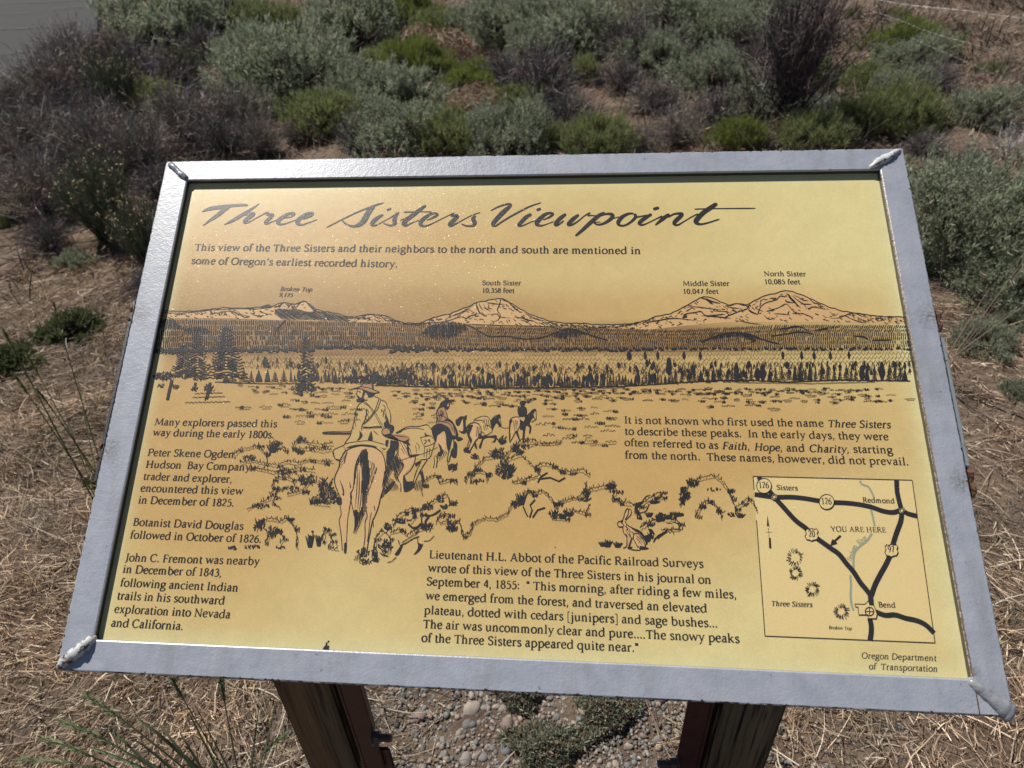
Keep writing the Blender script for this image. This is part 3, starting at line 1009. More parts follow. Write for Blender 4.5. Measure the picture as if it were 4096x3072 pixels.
# ---- title: brush script, points (x, y, width) in enlarged-photo units
TITLE = {
 (780, 780, 3.687): '''105,245,22 210,205,66 400,175,66 600,152,52 740,148,42 785,155,12;520,160,50 430,220,78 330,300,72 220,375,48 115,455,12
950,128,14 850,195,38 740,265,58 620,340,62 520,395,48 430,438,14;720,300,20 780,280,40 860,270,45 850,300,58 775,345,70 730,392,58 765,408,38 850,370,20 960,310,18 1070,250,22
1085,245,15 1060,285,36 1110,290,55 1140,300,62 1095,350,62 1040,400,56 1062,422,34 1150,390,15 1220,365,18
1300,342,14 1400,325,28 1460,285,42 1440,264,36 1350,292,56 1250,360,72 1225,410,60 1285,432,32 1400,400,16 1500,365,16
1590,355,22 1690,312,50 1735,276,48 1700,262,38 1620,292,56 1525,370,72 1512,420,56 1585,437,28 1700,400,18 1800,362,16''',
 (1280, 780, 3.16): '''80,412,14 200,350,20 350,275,20 500,205,22 650,150,30 700,130,26 805,98,18;690,145,30 640,185,70 600,240,78 570,300,82 520,360,70 450,392,42 380,390,28 320,360,24 280,320,16
800,250,28 740,280,48 680,330,62 652,372,40 692,385,25 780,345,13 900,280,13 980,225,22;840,195,26 870,182,30 900,170,26
1000,215,12 965,258,40 940,310,56 947,350,58 918,382,34 860,380,20 800,355,18;1010,325,10 1100,280,14
1340,130,32 1270,180,52 1180,250,62 1100,310,62 1057,362,58 1092,382,34 1180,345,13 1250,320,13;1060,218,22 1230,212,14 1410,212,16
1350,320,14 1420,290,28 1480,250,38 1450,230,28 1380,250,42 1290,320,58 1272,375,48 1335,392,26 1450,345,14 1600,270,12 1700,225,16
1650,265,28 1735,262,46 1700,310,58 1642,368,56 1665,387,32 1780,330,13 1900,265,13 2025,220,12;1965,262,26 1935,300,52 1955,350,56 1930,388,34 1850,390,22 1785,365,18''',
 (1930, 780, 3.687): '''120,232,16 220,180,24 330,142,28 400,135,36 410,160,44 330,230,74 240,320,74 170,400,68 150,442,46 195,455,28 270,405,26 400,325,28 560,238,27 700,168,24 865,112,16
720,280,46 640,330,62 560,410,58 532,448,42 590,452,24 700,405,14 800,370,14;795,225,34 830,212,44 860,200,34
890,368,14 980,330,32 1035,282,42 990,265,38 910,295,56 820,380,72 800,432,56 870,452,28 960,425,14 1050,390,14
1230,280,42 1150,340,62 1075,425,56 1105,445,32 1200,380,18;1420,290,38 1340,350,62 1265,430,52 1310,440,36 1400,392,22 1500,310,18 1590,260,26;1545,300,36 1600,302,20 1700,308,14
1800,255,24 1720,300,56 1600,400,62 1480,510,52 1370,605,32;1700,322,20 1800,285,30 1890,280,46 1918,310,58 1870,370,52 1780,422,38 1700,437,28 1640,410,24;1650,402,12 1740,398,12;1880,357,18 1960,337,12 2010,320,14''',
 (2430, 780, 3.5677): '''10,362,12 120,322,12;370,262,25 290,270,38 200,320,56 152,390,56 170,430,38 240,435,28 330,387,34 400,312,44 380,268,42;400,320,26 500,300,18 560,290,22
630,272,36 560,312,52 480,370,58 452,410,46 500,427,26 600,387,16 700,338,16 780,298,22;650,205,38 690,193,46 735,180,38
880,270,36 800,330,58 740,380,42 680,430,20;860,318,22 950,272,28 1055,265,42 1045,300,56 980,360,62 947,410,46 1000,428,26 1100,372,16 1200,312,16 1290,267,16
1560,120,50 1480,175,66 1370,250,68 1280,340,72 1262,390,62 1322,417,32 1430,397,22 1595,345,18;1240,202,18 1500,195,14 2110,190,18''',
}
ink = Ink()
for (ox, oy, sc_), body in TITLE.items():
    for st in body.replace('\n', ';').split(';'):
        pts = [tuple(map(float, q.split(','))) for q in st.split()]
        cur = catmull(pts, 6)
        uv = px2uv([(ox + p[0] / sc_, oy + p[1] / sc_) for p in cur])
        wd = [max(4.0, p[2]) * 0.9 / sc_ * 0.00036 for p in cur]
        # rounded ends
        wd[0] *= 0.55; wd[-1] *= 0.55
        ink.ribbon(uv, wd)
ink.build('printed_title', M_INK, panel, 'brush script title Three Sisters Viewpoint')
# ------------------------------------------------------------------ drawing, in strokes digitised from the photo
M_TAN = print_surface('tan_print', (0.55, 0.345, 0.155))
M_BRN = print_surface('brown_print', (0.38, 0.21, 0.10))
M_CRM = print_surface('cream_print', (0.50, 0.345, 0.135))
M_GRN = print_surface('grey_green_print', (0.28, 0.30, 0.21))
M_MAP = print_surface('map_ground_print', (0.66, 0.51, 0.235))
K = 0.00034


def hatch(ink, poly, sp, wd, ang):
    ca, sa = math.cos(R(ang)), math.sin(R(ang))
    Q = [(x * ca + y * sa, -x * sa + y * ca) for x, y in poly]
    y = min(q[1] for q in Q) + sp / 2
    top = max(q[1] for q in Q)
    while y < top:
        xs_ = []
        for a, b in zip(Q, Q[1:] + Q[:1]):
            if (a[1] - y) * (b[1] - y) < 0:
                xs_.append(a[0] + (b[0] - a[0]) * (y - a[1]) / (b[1] - a[1]))
        xs_.sort()
        for x0, x1 in zip(xs_[::2], xs_[1::2]):
            x0 += random.uniform(-1, 2); x1 += random.uniform(-2, 1)
            yy = y + random.uniform(-.15, .15) * sp
            ink.ribbon(px2uv([(x * ca - yy * sa, x * sa + yy * ca) for x in (x0, (x0 + x1) / 2, x1)]), [wd * K * .8, wd * K, wd * K * .5])
        y += sp


def art(text, ink, tints, z0=0.0002):
    """@ ox oy scale | k w pts: line | K w pts: line tapering at both ends | f pts: solid | t/u/v pts: tan/brown/cream tint"""
    ox = oy = 0.0; sc = 1.0
    for ln in text.strip().split('\n'):
        w = ln.split()
        if not w:
            continue
        if w[0] == '@':
            ox, oy, sc = map(float, w[1:4]); continue
        k = w[0]
        a = 2 if k in 'kKsg' else 1
        pts = [tuple(map(float, q.split(','))) for q in w[a:]]
        mp = lambda P: px2uv([(ox + p[0] / sc, oy + p[1] / sc) for p in P])
        if k in 'kK':
            wd = float(w[1]) / sc * K
            cur = catmull(pts, 4)
            n = len(cur)
            ws = [wd * (1 if k == 'k' else max(0.25, math.sin(math.pi * min(1, max(0, (i + .6) / n))))) * random.uniform(0.8, 1.2) for i in range(n)]
            ink.ribbon(mp(cur), ws)
        elif k == 'g':      # hatched area: spacing, line width, angle
            cur = catmull(pts[0:] + pts[:1], 3)[:-1]
            hatch(ink, [(ox + p[0] / sc, oy + p[1] / sc) for p in cur], *map(float, w[1].split(',')))
        elif k == 's':      # straight
            ink.ribbon(mp(pts), [float(w[1]) / sc * K] * len(pts))
        elif k == 'f':
            ink.fill(mp(catmull(pts + pts[:1], 3)[:-1]))
        elif k == 'F':
            ink.fill(mp(pts))
        else:
            tints[k].fill(mp(catmull(pts + pts[:1], 3)[:-1]))


def jag(P, amp, step, rnd, up=0.6):
    """a leafy jagged outline following the polyline P (photo px)"""
    out = []
    for a, b in zip(P[:-1], P[1:]):
        L = math.dist(a, b)
        n = max(1, int(L / step))
        for k in range(n):
            t = k / n
            x = a[0] + (b[0] - a[0]) * t; y = a[1] + (b[1] - a[1]) * t
            s = 1 if k % 2 else -up
            out.append((x + rnd.uniform(-.5, .5) * amp, y - s * amp * rnd.uniform(0.3, 1)))
    out.append(P[-1])
    return out


def line(ink, P, w):
    """w in photo px"""
    ink.ribbon(px2uv(P), [w * K] * len(P))


rnd = random.Random(5)
ink = Ink(0.00045)
TN = {'t': Ink(0.0001), 'u': Ink(0.00025), 'v': Ink(0.00015)}

# ---- ranges of hills and the peaks
SKY = [(604, 1239), (640, 1240), (680, 1244), (740, 1246), (800, 1243), (835, 1238), (870, 1234), (905, 1229), (930, 1232), (970, 1233), (1010, 1231), (1040, 1228), (1072, 1220), (1090, 1226),
       (1118, 1212), (1140, 1209), (1165, 1214), (1182, 1217), (1200, 1208), (1222, 1205), (1240, 1217), (1262, 1236), (1295, 1246), (1345, 1253), (1390, 1267), (1420, 1268), (1450, 1261), (1480, 1257),
       (1510, 1260), (1545, 1264), (1580, 1281), (1620, 1292), (1670, 1293), (1690, 1289), (1720, 1276), (1760, 1263), (1800, 1256), (1840, 1238), (1880, 1224), (1910, 1208), (1940, 1205), (1970, 1197),
       (2010, 1194), (2040, 1211), (2080, 1235), (2120, 1258), (2160, 1271), (2200, 1285), (2260, 1293), (2320, 1294), (2335, 1292), (2370, 1299), (2420, 1299), (2480, 1298), (2530, 1294), (2590, 1281),
       (2612, 1268), (2640, 1263), (2680, 1255), (2720, 1236), (2760, 1214), (2800, 1191), (2815, 1186), (2850, 1192), (2880, 1207), (2915, 1221), (2945, 1214), (2985, 1219), (3000, 1212), (3030, 1196),
       (3060, 1182), (3100, 1174), (3140, 1162), (3160, 1164), (3200, 1177), (3240, 1194), (3280, 1213), (3320, 1230), (3370, 1245), (3420, 1252), (3480, 1261), (3540, 1267), (3590, 1266), (3632, 1272)]
HB = [(604, 1274), (900, 1273), (1100, 1280), (1400, 1288), (1700, 1297), (1900, 1301), (2200, 1305), (2400, 1312), (2600, 1318), (2750, 1302), (2950, 1286), (3120, 1292), (3300, 1288), (3450, 1290), (3640, 1294)]
TN['t'].fill(px2uv(SKY + HB[::-1]))
line(ink, jag(SKY, 1.6, 14, rnd), 3.0)
# rock facets: short broken strokes down the flanks, thicker on the shaded sides
for (a, b) in zip(SKY[:-1], SKY[1:]):
    n_ = max(1, int(math.dist(a, b) / 9))
    for q in range(n_):
        x = a[0] + (b[0] - a[0]) * (q + rnd.random()) / n_
        ys = a[1] + (b[1] - a[1]) * (x - a[0]) / (b[0] - a[0] + 1e-6)
        yb_ = float(np.interp(x, [p[0] for p in HB], [p[1] for p in HB]))
        for _ in range(2):
            y = ys + 4 + rnd.random() * max(1, yb_ - ys - 8)
            L = rnd.uniform(5, 15); sl = rnd.choice((-1, 1)) * rnd.uniform(.2, 1.1) if b[1] < a[1] else rnd.uniform(.2, 1.3)
            line(ink, [(x, y), (x + L * .5, y + L * sl * .35 + rnd.uniform(-1.5, 1.5)), (x + L, min(yb_, y + L * sl * .6))], rnd.uniform(1.2, 2.6))
art('''@ 600 1150 2.0109
k 4 75,200 240,205 380,196 480,182 560,178 700,170 860,172 960,158
f 480,180 500,195 510,215 490,212
g 4,3,35 1000,175 1040,168 1120,172 1180,170 1240,190 1320,195 1380,190 1440,205 1560,230 1600,238 1570,275 1480,272 1300,262 1100,262 1040,240 1010,215
f 880,165 930,142 965,138 975,160 940,165
k 6 1000,160 1050,140 1080,120 1110,145 1150,130 1170,160 1210,120 1250,112 1300,150 1340,190
K 10 1250,112 1280,140 1330,190 1390,200
K 8 1100,125 1120,150 1100,165
K 7 1150,140 1140,160 1170,170
k 4 480,215 560,200 640,190 700,205 760,240 800,235
K 6 560,180 580,200 570,220
K 6 640,175 660,200 700,230
K 6 700,185 740,225 760,245
K 5 800,200 850,225 900,230
K 5 880,185 930,210 980,215
k 4 1600,245 1700,240 1760,215 1800,225 1830,240 1880,225 1940,265 2000,275
K 6 1700,235 1740,250 1790,235
K 6 1860,240 1900,265 1960,270
g 5,3.2,86 180,250 220,280 260,330 230,335 160,330 100,350 90,290 120,255
g 5,3.2,86 260,335 330,315 420,320 480,345 470,370 380,360 300,365
k 9 1090,262 1050,300 1020,335 1030,350
f 990,325 1030,318 1035,345 1010,350
@ 1600 1150 2.212
g 5.5,4.1,84 190,400 240,350 320,320 420,305 520,310 570,325 590,355 600,375 540,400 470,440 380,455 290,450 230,430
k 7 560,320 640,350 720,400 800,432 900,430 1000,435
g 6,4.2,86 1340,430 1400,385 1470,362 1540,370 1600,390 1650,415 1560,430 1450,450 1400,445
k 7 1000,440 1120,455 1260,440 1370,400 1470,365 1560,375 1680,420 1800,455 1840,470
K 12 675,130 680,170 700,215 740,250
K 9 700,140 710,170 735,200
K 9 740,150 760,185 790,200
K 7 790,150 780,180 820,190
k 6 890,100 880,150 860,200 885,240 870,290
K 9 950,120 980,150 1020,190 1060,215
K 6 760,130 850,145 940,148
K 6 900,105 960,130
K 6 660,150 560,210 480,245 400,270
K 6 620,190 560,215 520,250
K 6 700,230 640,245 600,260 580,290
K 6 760,240 860,235 880,260 980,270
K 8 680,220 660,250 700,255
K 8 720,215 750,250 770,245
K 6 1000,260 1080,270 1140,290 1200,300
K 7 1100,225 1160,260 1210,280 1300,300
K 6 1060,285 1110,300 1150,320
K 6 800,290 830,310 815,330
K 6 940,290 960,320
K 6 530,260 600,270 620,250
K 6 1230,320 1330,310 1400,340 1440,360
K 9 1600,330 1640,370 1670,400
K 8 1610,315 1650,345 1700,380
K 6 1700,370 1800,350 1850,380
K 6 1760,340 1900,350 2000,335 2100,320
K 6 1500,320 1560,340 1600,320
k 5 200,318 400,300 520,262
k 4 600,325 900,335 1300,345 1420,370
@ 2900 1000 2.458
K 20 600,425 630,450 640,470 690,520 740,570
K 12 590,490 610,510 680,520
k 8 0,660 120,610 210,580 240,540 250,555
K 16 225,580 260,610 320,635
k 7 320,625 350,560 400,520 500,490 540,455 600,460
k 6 420,600 520,570 600,530 650,580 700,620 780,630 860,665
K 9 660,450 720,500 780,540 800,590
K 8 700,450 760,490 820,500
K 8 740,530 850,535
K 8 820,590 860,560 1000,585
K 7 430,480 500,470
K 12 430,600 480,580
K 9 630,600 610,640
K 7 380,640 430,680 500,665
K 7 480,625 560,630 640,640
K 7 340,480 350,520 335,560
K 7 260,560 290,590
K 7 860,520 930,530
K 6 980,660 1100,670 1250,620 1340,650 1420,670
K 7 1240,620 1340,630 1400,665
K 7 1480,660 1550,685 1500,700
K 6 1200,660 1300,700 1390,720
k 5 0,550 60,545 110,525 180,545 230,550
K 8 30,560 80,570 140,575
K 8 60,590 120,610
K 6 100,690 260,720 360,730
K 12 470,780 600,770 720,750 830,800
K 14 930,780 1010,770 870,790
@ 2500 1100 1.8433
K 5 430,240 520,235 640,250 720,255
K 12 560,170 600,180 630,205 650,215
K 10 600,175 640,195 700,210
k 6 430,320 440,290 520,275 560,270 600,300 720,290
K 14 420,315 450,305 440,290
K 6 100,360 220,340 360,320 560,340
K 5 620,265 740,270 760,300
K 6 560,300 700,310 780,320
g 6.5,4.4,88 540,490 620,460 700,435 800,425 880,430 940,445 990,470 900,470 860,460 780,455 700,470
k 7 560,495 700,440 820,425 930,440 1010,475 1140,510
K 9 900,470 960,480 920,495
k 6 1080,450 1180,435 1290,420 1390,435
K 10 1680,450 1760,455 1790,480
K 9 1820,480 1970,478
''', ink, TN)


def interp(P, x):
    return float(np.interp(x, [p[0] for p in P], [p[1] for p in P]))


# hatched hills: short upright ticks, row over row
ROW0 = [(600, 1275), (1100, 1283), (1500, 1290), (1900, 1305), (2300, 1312), (2700, 1320), (3100, 1300), (3640, 1300)]
ROWE = [(600, 1418), (900, 1404), (1300, 1398), (1700, 1396), (2000, 1405), (2400, 1395), (2800, 1398), (3200, 1396), (3640, 1390)]
nrow = 6
for r_ in range(nrow):
    x = 606.0
    while x < 3640:
        a = interp(ROW0, x); b = interp(ROWE, x)
        y0 = a + (b - a) * r_ / nrow; y1 = a + (b - a) * (r_ + 0.9) / nrow
        step = rnd.uniform(7.0, 9.5)
        # upper rows lean and are fainter
        lean = -7 if (r_ < 2 and x > 1900) else rnd.uniform(-1, 1)
        wdt = (1.8 if r_ < 2 else 2.7) + (0.9 if x < 1500 else 0) + rnd.uniform(-.3, .6)
        if rnd.random() > 0.03:
            line(ink, [(x - lean * .5, y0 + rnd.uniform(-2, 3)), (x + lean * .5, y1 + rnd.uniform(-3, 2))], wdt)
        x += step
# darker brush patches along the foot of the hills
for (x0, x1, yy, hh, n) in ((620, 1260, 1400, 8, 90), (1260, 1700, 1386, 9, 55), (1560, 1800, 1398, 12, 36), (1800, 2600, 1396, 8, 90), (2600, 3640, 1393, 5, 70)):
    for k in range(n):
        x = x0 + (x1 - x0) * (k + rnd.random()) / n
        y = yy + rnd.uniform(-hh, hh) * .7
        w = rnd.uniform(4, 11)
        ink.fill(px2uv([(x - w, y + rnd.uniform(2, 7)), (x - w * .3, y - rnd.uniform(3, hh)), (x + w * .2, y - rnd.uniform(2, hh) * .6), (x + w, y + rnd.uniform(1, 6)), (x, y + rnd.uniform(4, 8))]))
# zigzag lines of far tree tops
for (yy, amp, x0, x1, st) in ((1418, 8, 700, 3640, 8), (1436, 8, 820, 3650, 8.5), (1453, 8, 860, 3650, 9.5), (1470, 9, 940, 2700, 10), (1484, 9, 1300, 2900, 11), (1403, 5, 2000, 3640, 7)):
    x = x0; P = []
    k = 0
    while x < x1:
        if rnd.random() < 0.03 and len(P) > 6:
            line(ink, P, 1.7); P = []; x += rnd.uniform(10, 60)
        bend = 8 * math.sin((x - 600) / 3100 * math.pi)
        P.append((x, yy + bend - 6 + (amp if k % 2 else -amp) * rnd.uniform(0.5, 1)))
        x += st * rnd.uniform(0.7, 1.2); k += 1
    line(ink, P, 1.7)


def fir(x, yb, h, w, solid, mode=0):
    """little fir: solid black or drawn with bars"""
    if solid:
        L, Rr = [], []
        n = 6
        for k in range(n + 1):
            t = k / n
            ww = w * (math.sin(math.pi * min(1, 0.08 + t * .80)) if mode else t) * rnd.uniform(0.75, 1.1) + 0.6
            L.append((x - ww, yb - h * (1 - t))); Rr.append((x + ww, yb - h * (1 - t)))
        ink.fill(px2uv(L + Rr[::-1]))
    else:
        n = int(h / 6)
        for k in range(n):
            t = (k + 1) / n
            ww = w * t * rnd.uniform(0.8, 1.1)
            y = yb - h * (1 - t)
            line(ink, [(x - ww, y + rnd.uniform(0, 4)), (x, y - 3), (x + ww, y + rnd.uniform(0, 4))], 2.2)
        line(ink, [(x, yb - h), (x, yb)], 2)


FB = [(600, 1530), (900, 1527), (1200, 1525), (1500, 1538), (1900, 1549), (2400, 1545), (2800, 1530), (3200, 1522), (3640, 1522)]
x = 880.0
while x < 3640:
    yb = interp(FB, x) - rnd.uniform(-2, 5)
    big = x > 2700
    h = rnd.uniform(46, 78) if big else rnd.uniform(26, 52)
    w = rnd.uniform(10, 16) if big else rnd.uniform(6.5, 10.5)
    if x > 1160:
        fir(x, yb, h, w, rnd.random() < (0.38 if big else .5), rnd.random() < 0.45)
    x += rnd.uniform(17, 30) if big else rnd.uniform(10, 17)
for k in range(620):
    x = rnd.uniform(1000, 3640)
    lim = 80 if x < 2700 else 62
    yb = interp(FB, x) - rnd.uniform(14, lim)
    if x < 1250:
        yb = interp(FB, x) - rnd.uniform(45, 80)
    h, w = rnd.uniform(15, 28), rnd.uniform(4, 7)
    if rnd.random() < .15:
        fir(x, yb, h, w, True, 1)
    else:
        P = [(x - w, yb), (x - w * .45, yb - h * .35), (x - w * .6, yb - h * .4), (x, yb - h), (x + w * .5, yb - h * .45), (x + w * .35, yb - h * .35), (x + w, yb)]
        line(ink, P, 1.7)
for x in (2512, 2580, 2630, 2735, 2800, 3130, 3205, 3255, 3320, 3395):
    fir(x, 1436, 30, 6, True, 1)
fir(2675, 1500, 70, 13, True, 1); fir(2518, 1440, 34, 8, True, 1)
for (x, h, w, so) in ((930, 48, 20, 0), (975, 52, 26, 0), (1005, 44, 14, 0), (1035, 48, 16, 1), (1070, 50, 14, 1), (1100, 46, 18, 0), (1135, 48, 18, 0), (905, 30, 15, 1)):
    fir(x, 1527, h, w, bool(so))
# ground line and scattered sage marks on the plain
for (P, w) in (([(860, 1528), (960, 1532), (1080, 1535), (1200, 1534)], 2.5), ([(1500, 1541), (1700, 1547), (1900, 1551), (2200, 1550), (2500, 1545), (2700, 1532), (2850, 1522), (3000, 1521), (3150, 1528), (3350, 1520), (3640, 1524)], 3),
               ([(1990, 1555), (2250, 1556), (2500, 1551)], 2), ([(2950, 1530), (3250, 1534), (3500, 1528)], 2)):
    line(ink, jag(P, 1.2, 20, rnd), w)


def sagerow(x0, x1, y, dens, s):
    """a loose row of little sage bushes: scalloped tops, a few dark sprigs"""
    x = x0 + rnd.uniform(0, 30)
    while x < x1:
        yy = y + rnd.uniform(-7, 7) * s
        L = rnd.uniform(14, 46) * s
        n = max(2, int(L / (7 * s)))
        P = [(x, yy)]
        for q in range(n):
            xa = x + L * q / n; w_ = L / n
            h_ = rnd.uniform(2.5, 7) * s * (1 - abs(q + .5 - n / 2) / n)
            P += [(xa + w_ * .2, yy - h_), (xa + w_ * .6, yy - h_ * rnd.uniform(.8, 1.2)), (xa + w_ * .95, yy - rnd.uniform(-1, 1.5))]
        line(ink, P, rnd.uniform(1.3, 2.1))
        if rnd.random() < 0.6:
            cx_ = x + L * rnd.random()
            for q in range(rnd.randint(3, 8)):
                line(ink, [(cx_ + q * 2.2 * s, yy + rnd.uniform(1, 4)), (cx_ + q * 2.2 * s + rnd.uniform(-3, 4), yy - rnd.uniform(2, 7) * s)], rnd.uniform(1.5, 2.6))
        if rnd.random() < .3:
            line(ink, [(x + L * .2, yy + 4 * s), (x + L * .9, yy + 3 * s)], 1.4)
        x += L + rnd.uniform(4, 50) / dens


for (y, x0, x1, d, s) in ((1562, 1640, 3500, 2.2, .8), (1570, 1560, 3300, 2.0, .8), (1580, 1560, 2900, 2.0, .9), (1590, 1580, 2500, 1.8, .9), (1600, 1620, 3620, 1.0, 1), (1548, 940, 1330, 1.5, .9), (1560, 980, 1400, 1.6, .9),
                          (1572, 1000, 1400, 1.8, .9), (1584, 1180, 1400, 1.8, 1), (1612, 1620, 2200, 1.2, 1.1), (1560, 2800, 3500, 1.6, .9), (1574, 2780, 3450, 1.4, 1), (1588, 2800, 3560, .8, 1.1), (1606, 2830, 3100, 1.2, 1.1),
                          (1628, 2820, 3090, 1.2, 1.3), (1604, 3250, 3540, 1, 1.2), (1625, 1880, 2100, 1.5, 1.2), (1640, 1640, 1720, 1.5, 1.3), (1632, 920, 1420, 1.6, 1.5), (1608, 1150, 1420, 1.6, 1.2), (1650, 1130, 1420, 1.1, 1.7),
                          (1672, 1130, 1390, 1.3, 1.8), (1695, 1150, 1380, 1.2, 1.6), (1665, 1640, 1760, 1.4, 1.6), (1690, 1640, 1740, 1.4, 1.6), (1640, 2180, 2430, 1.4, 1.3), (1664, 2160, 2430, 1.4, 1.4), (1688, 2150, 2430, 1.2, 1.6),
                          (1712, 2140, 2430, 1.2, 1.6), (1738, 2150, 2430, 1.0, 1.7), (1768, 2220, 2430, 1.2, 1.8), (1780, 2090, 2400, 1.3, 1.6)):
    sagerow(x0, x1, y, d, s)


def bush(P, amp=7, step=8, w=2.4, tufts=3):
    """a sagebrush outline: spiky leaf tips along the edge, short inner leaf strokes, shaded hollows"""
    out = jag(P, 6.0, 6.0, rnd, .5)
    line(ink, out, 2.0)
    line(ink, jag([(x + rnd.uniform(-4, 8), y + rnd.uniform(7, 13)) for x, y in P], 4.0, 6.5, rnd, .5), 1.4)
    for (x, y) in out:
        if rnd.random() < .55:
            a = rnd.uniform(-2.3, -.8); L = rnd.uniform(5, 13)
            line(ink, [(x, y + 3), (x + L * .6 * math.cos(a) - 1, y + 2 + L * .6 * math.sin(a)), (x + L * math.cos(a), y + L * math.sin(a))], rnd.uniform(1.3, 2.4))
    for q in range(tufts + 1):
        i = rnd.randrange(len(P) - 1)
        x, y = P[i]
        for j in range(rnd.randint(5, 10)):
            xx = x + j * 3.0
            line(ink, [(xx, y + rnd.uniform(8, 20)), (xx + rnd.uniform(-4, 6), y + rnd.uniform(-2, 5))], rnd.uniform(1.4, 2.4))


def blob(cx, cy, sx, sy, n=16):
    """dense dark foliage: overlapping leaf strokes"""
    for q in range(int(n * 2.1)):
        a = rnd.uniform(0, 2 * math.pi); r_ = math.sqrt(rnd.random())
        x, y = cx + sx * r_ * math.cos(a), cy + sy * r_ * math.sin(a)
        ang = rnd.uniform(-2.6, -0.5)
        L = rnd.uniform(.35, .7) * min(sx, sy) + 4
        line(ink, [(x, y), (x + L * math.cos(ang), y + L * math.sin(ang))], rnd.uniform(1.8, 3.2))


def tuft(x, y, w, h, n):
    for q in range(n):
        t = (q + .5) / n - .5
        line(ink, [(x + t * w * .5, y), (x + t * w * 1.3, y - h * rnd.uniform(.6, 1))], 2.6)


for P in (
    [(935, 1815), (960, 1795), (1000, 1790), (1030, 1780), (1060, 1810), (1070, 1835)],
    [(960, 1848), (1010, 1840), (1060, 1852), (1110, 1858), (1150, 1842), (1190, 1850), (1240, 1838), (1300, 1846), (1330, 1842)],
    [(1000, 1868), (1060, 1878), (1100, 1886), (1160, 1880), (1200, 1870), (1260, 1878)],
    [(1070, 1790), (1085, 1770), (1110, 1765), (1135, 1790), (1150, 1812)],
    [(1170, 1790), (1180, 1765), (1205, 1750), (1230, 1770), (1290, 1778), (1330, 1770)],
    [(1190, 1800), (1240, 1790), (1290, 1800), (1325, 1795)],
    [(1088, 1945), (1100, 1915), (1130, 1905), (1170, 1915), (1180, 1940)],
    [(990, 2036), (1040, 2010), (1075, 1995), (1085, 1970), (1110, 1950), (1100, 1985), (1090, 2010), (1120, 2030)],
    [(1020, 2120), (1040, 2085), (1080, 2070), (1120, 2085), (1150, 2070), (1180, 2110), (1190, 2150), (1185, 2190)],
    [(1060, 2165), (1080, 2140), (1110, 2115), (1135, 2150), (1120, 2170)],
    [(1290, 2160), (1300, 2110), (1320, 2130), (1330, 2160), (1310, 2190), (1350, 2195)],
    [(1240, 2000), (1280, 1975), (1300, 2000), (1320, 2015), (1250, 2010)],
    [(1240, 1920), (1210, 1960), (1150, 1975)],
    [(2000, 1850), (2050, 1790), (2090, 1755), (2140, 1760), (2160, 1775), (2240, 1770)],
    [(1880, 1920), (1900, 1870), (1940, 1830), (1990, 1820), (2020, 1840), (2080, 1815), (2100, 1835)],
    [(1690, 1935), (1720, 1905), (1745, 1900), (1760, 1930), (1800, 1915), (1830, 1930)],
    [(1860, 1925), (1875, 1890), (1910, 1880), (1945, 1890), (1950, 1925)],
    [(2110, 1845), (2140, 1870), (2160, 1900), (2130, 1910), (2080, 1920), (2050, 1930)],
    [(2135, 1875), (2170, 1850), (2210, 1860), (2240, 1880), (2280, 1885), (2330, 1875), (2360, 1900)],
    [(1880, 2100), (1940, 2070), (1990, 2075), (2030, 2050), (2050, 2010), (2090, 1985), (2110, 1960), (2130, 1975), (2170, 1960), (2200, 1985), (2215, 2010)],
    [(2215, 2010), (2230, 2045), (2210, 2075), (2260, 2070), (2290, 2040), (2340, 2050), (2360, 2020)],
    [(2230, 2010), (2280, 1995), (2310, 1990), (2340, 1965), (2345, 1930)],
    [(2340, 1960), (2380, 1950), (2430, 1940), (2455, 1925), (2465, 1960), (2450, 1990), (2480, 2005), (2530, 2015)],
    [(2720, 2020), (2735, 1970), (2760, 1930), (2790, 1915), (2850, 1900), (2880, 1915), (2910, 1955), (2925, 1990)],
    [(2780, 2060), (2800, 2020), (2830, 2000), (2870, 2030), (2890, 2070)],
    [(2925, 1990), (2940, 2030), (2970, 2010), (2990, 1990), (3010, 2000), (3028, 2045)],
    [(2540, 2045), (2560, 2020), (2590, 1995), (2640, 1965), (2650, 1985), (2600, 2010)],
    [(2560, 2110), (2590, 2090), (2630, 2075), (2680, 2065), (2720, 2090), (2715, 2115), (2650, 2120)],
    [(1575, 2100), (1590, 2060), (1620, 2045), (1650, 2030), (1665, 2060), (1640, 2085)],
    [(1680, 2050), (1690, 2025), (1720, 2010), (1760, 1985), (1790, 1975), (1800, 2005), (1830, 2010)],
    [(1745, 2085), (1760, 2055), (1795, 2055), (1790, 2080), (1760, 2090)],
    [(1800, 2110), (1815, 2085), (1835, 2080), (1845, 2110), (1850, 2140), (1880, 2130), (1890, 2100)],
    [(1560, 2130), (1600, 2115), (1630, 2140), (1660, 2120), (1700, 2110), (1730, 2100)],
    [(1490, 2230), (1500, 2150), (1530, 2120), (1560, 2150), (1560, 2200), (1530, 2220)],
):
    bush(P)
